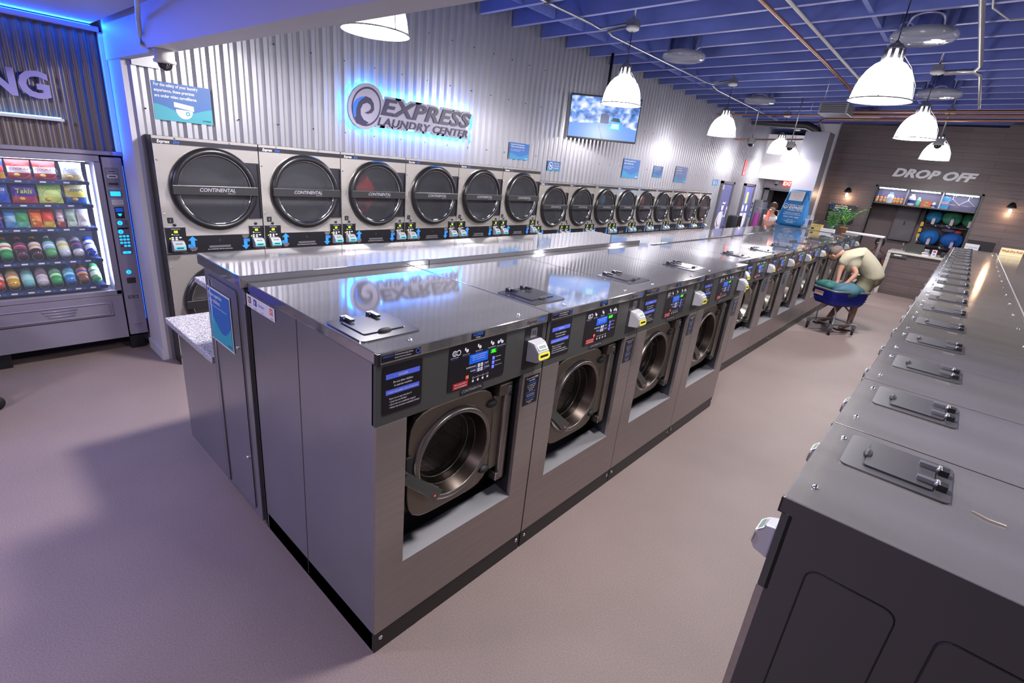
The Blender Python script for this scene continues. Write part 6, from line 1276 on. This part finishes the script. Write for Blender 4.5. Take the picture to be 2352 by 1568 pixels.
# person near the exit door
pr = thing('person', 'brown-haired person with a white and purple top near the exit door', 'person', (-4.2, 15.6, 0))
skinned('body', [[(0, 0, .92, .13), (0, 0, 1.12, .13), (0, 0, 1.33, .14), (0, 0, 1.46, .05), (0, -.01, 1.54, .07), (0, -.01, 1.63, .09), (0, -.01, 1.72, .06)], [(0, 0, 1.33, .14), (.18, 0, 1.36, .06), (.24, -.02, 1.1, .045), (.2, -.15, .92, .035), (.18, -.2, .85, .03)], [(0, 0, 1.33, .14), (-.18, 0, 1.36, .06), (-.24, -.02, 1.1, .045), (-.2, -.15, .92, .035), (-.18, -.2, .85, .03)],
    [(0, 0, .92, .13), (.09, 0, .84, .09), (.1, 0, .48, .06), (.1, .02, .08, .04), (.1, -.12, .035, .03)], [(0, 0, .92, .13), (-.09, 0, .84, .09), (-.1, 0, .48, .06), (-.1, .02, .08, .04), (-.1, -.12, .035, .03)]], 'skin', pr)
skinned('white_top', [[(0, 0, 1.2, .155), (0, 0, 1.35, .16)], [(0, 0, 1.35, .16), (.18, 0, 1.36, .08), (.22, 0, 1.22, .07)], [(0, 0, 1.35, .16), (-.18, 0, 1.36, .08), (-.22, 0, 1.22, .07)]], cmat('#b8b4bc', .8).name, pr)
skinned('purple_skirt', [[(0, 0, 1.18, .16), (0, 0, .95, .18), (0, 0, .7, .2)]], cmat('#6e1c68', .8).name, pr)
b = MB(); b.ball((0, .01, 1.66), (.11, .115, .13), mat('hair_brown', '#33221a', .7).name, 18, 12, lambda a, t: 1 if math.sin(a) > -.3 or t < 1.0 else .8); b.build('hair', pr)
b = MB()
for s_ in (-1, 1): b.ball((s_ * .032, -.095, 1.65), (.011, .008, .008), 'black', 8, 6)
b.ball((0, -.105, 1.62), (.014, .02, .022), 'skin', 8, 6); b.build('face', pr)

# ================================================================ laundry cart
RIM = [(-1.62, 9.50), (-1.25, 9.26), (-.85, 9.80), (-1.22, 10.02)]
WH = [(-1.53, 9.47), (-1.17, 9.31), (-.91, 9.73), (-1.27, 9.90)]
cxc, cyc = -1.235, 9.645
ca_ = thing('laundry_cart', 'blue plastic laundry cart on casters before the bending person', 'cart', (cxc, cyc, 0))
def CM(): b = MB(); b.M = T(-cxc, -cyc, 0); return b
def ringpts(z, k_, n_=6):
    out = []
    for i in range(4):
        a = Vector(RIM[i]); c_ = Vector(RIM[(i + 1) % 4])
        for j in range(n_): p = a.lerp(c_, .06 + .88 * j / (n_ - 1)); q = Vector((cxc, cyc)) + (p - Vector((cxc, cyc))) * k_; out.append((q.x, q.y, z))
    return out
b = CM(); A1 = ringpts(.70, 1.0); A2 = ringpts(.60, .97); A3 = ringpts(.50, .9); A4 = ringpts(.46, .82); n_ = len(A1)
b.add(A1 + A2 + A3 + A4, [(j * n_ + i, j * n_ + (i + 1) % n_, (j + 1) * n_ + (i + 1) % n_, (j + 1) * n_ + i) for j in range(3) for i in range(n_)] + [tuple(range(3 * n_, 4 * n_))], 'cart_blue', True)
I1 = ringpts(.70, .97); I4 = ringpts(.47, .8); b.add(I1 + I4, [(i, n_ + i, n_ + (i + 1) % n_, (i + 1) % n_) for i in range(n_)] + [tuple(range(n_, 2 * n_))], 'cart_blue')
bk = b.build('basket', ca_)
b = CM()
for k_ in (.56, .60, .64): b.tube(ringpts(k_, .985), .005, 'cart_blue', 5, True)
b.build('basket_ribs', bk)
b = CM(); b.tube(ringpts(.705, 1.02), .017, 'cart_grey', 8, True); b.build('rim_bumper', ca_, label='grey rim around the basket')
b = CM(); a_, c_ = Vector(RIM[0]), Vector(RIM[1]); p = a_.lerp(c_, .15); q = a_.lerp(c_, .55); nn = Vector((q.y - p.y, p.x - q.x)).normalized() * -.012
nn = Vector((-(q - p).y, (q - p).x)).normalized() * -.018
b.add([(p.x + nn.x, p.y + nn.y, .59), (q.x + nn.x, q.y + nn.y, .59), (q.x + nn.x, q.y + nn.y, .66), (p.x + nn.x, p.y + nn.y, .66)], [(0, 1, 2, 3)], 'wall_light'); b.add([(p.x + nn.x * 1.1, p.y + nn.y * 1.1, .625), (q.x + nn.x * 1.1, q.y + nn.y * 1.1, .625), (q.x + nn.x * 1.1, q.y + nn.y * 1.1, .65), (p.x + nn.x * 1.1, p.y + nn.y * 1.1, .65)], [(0, 1, 2, 3)], 'orange_print'); b.build('sticker', bk)
b = CM()
for i in range(4):
    w0, w1 = WH[i], WH[(i + 1) % 4]; b.tube([(w0[0], w0[1], .17), (w1[0], w1[1], .17)], .012, 'cart_grey', 8)
b.tube([(WH[0][0], WH[0][1], .17), (cxc, cyc, .22), (WH[2][0], WH[2][1], .17)], .012, 'cart_grey', 8); b.tube([(WH[1][0], WH[1][1], .17), (cxc, cyc, .22), (WH[3][0], WH[3][1], .17)], .012, 'cart_grey', 8)
for i, dx in ((0, .1), (2, -.1)): w0 = WH[i]; b.tube([(w0[0] + dx, w0[1], .17), (w0[0] + dx * .8, w0[1], .32), (cxc + (w0[0] - cxc) * .3, cyc + (w0[1] - cyc) * .3, .46)], .013, 'cart_grey', 8)
w0 = WH[1]; b.tube([(w0[0], w0[1] + .02, .17), (w0[0] - .0, w0[1] + .05, .35), (w0[0] - .06, w0[1] + .12, .46)], .015, 'cart_grey', 8); b.build('undercarriage', ca_)
for i, (x, y) in enumerate(WH):
    b = CM(); b.box((x - .03, y - .025, .11), (x + .03, y + .025, .17), 'cart_grey'); b.box((x - .022, y - .03, .05), (x - .016, y + .03, .12), 'cart_grey'); b.box((x + .016, y - .03, .05), (x + .022, y + .03, .12), 'cart_grey'); cs = b.build('caster', ca_)
    b = CM(); b.cyl((x - .014, y, .055), (x + .014, y, .055), .055, 'rubber', 20); b.cyl((x - .016, y, .055), (x + .016, y, .055), .032, 'grey_metal', 16); b.build('wheel', cs)
b = MB(); b.ball((0, 0, 0), (.27, .19, .12), cmat('#2f5966', .7).name, 28, 14, lambda a, t: 1 + .09 * math.sin(5 * a + 2 * t) + .06 * math.sin(9 * a) * math.sin(3 * t)); o = b.build('laundry_pile'); o.location = (-1.16, 9.64, .70); o.rotation_euler = (0, 0, .9); tag(o, 'teal and grey wet laundry heaped in the blue cart', 'laundry')
b = MB(); b.ball((0, 0, 0), (.17, .13, .085), cmat('#1d5a54', .7).name, 22, 12, lambda a, t: 1 + .12 * math.sin(4 * a + 1) + .05 * math.sin(11 * a)); o = b.build('towel'); o.location = (-1.44, 9.60, .73); tag(o, 'dark green towel at the left end of the blue cart', 'towel')
# clear panel standing on the cart's near side as in the view: garment pole
# caster of another cart at the left picture edge
o = thing('laundry_cart', 'second laundry cart just left of the picture, one caster showing', 'cart', (-5.1, -.42, 0), .35)
P4 = [(-.25, -.35), (.25, -.35), (.25, .35), (-.25, .35)]
b = MB(); b.box((-.3, -.4, .55), (.3, .4, .85), 'cart_blue'); b.build('basket', o, bevel=.03)
b = MB(); 
for i in range(4): b.tube([(P4[i][0], P4[i][1], .17), (P4[(i + 1) % 4][0], P4[(i + 1) % 4][1], .17)], .013, 'cart_grey')
for x, y in P4: b.tube([(x, y, .17), (x, y, .56)], .013, 'cart_grey')
b.build('undercarriage', o)
for x, y in P4:
    b = MB(); b.box((x - .03, y - .025, .11), (x + .03, y + .025, .16), 'rubber'); cs = b.build('caster', o); b = MB(); b.cyl((x - .014, y, .055), (x + .014, y, .055), .055, 'rubber', 20); b.build('wheel', cs)
# a stray straw on the near right-hand washer
pipe('loose_thread', [(.235, 1.72, 1.384), (.27, 1.705, 1.385), (.305, 1.71, 1.384)], .0016, cmat('#c8b890').name, 'tiny pale thread lying on the nearest right-hand washer', 'thread')
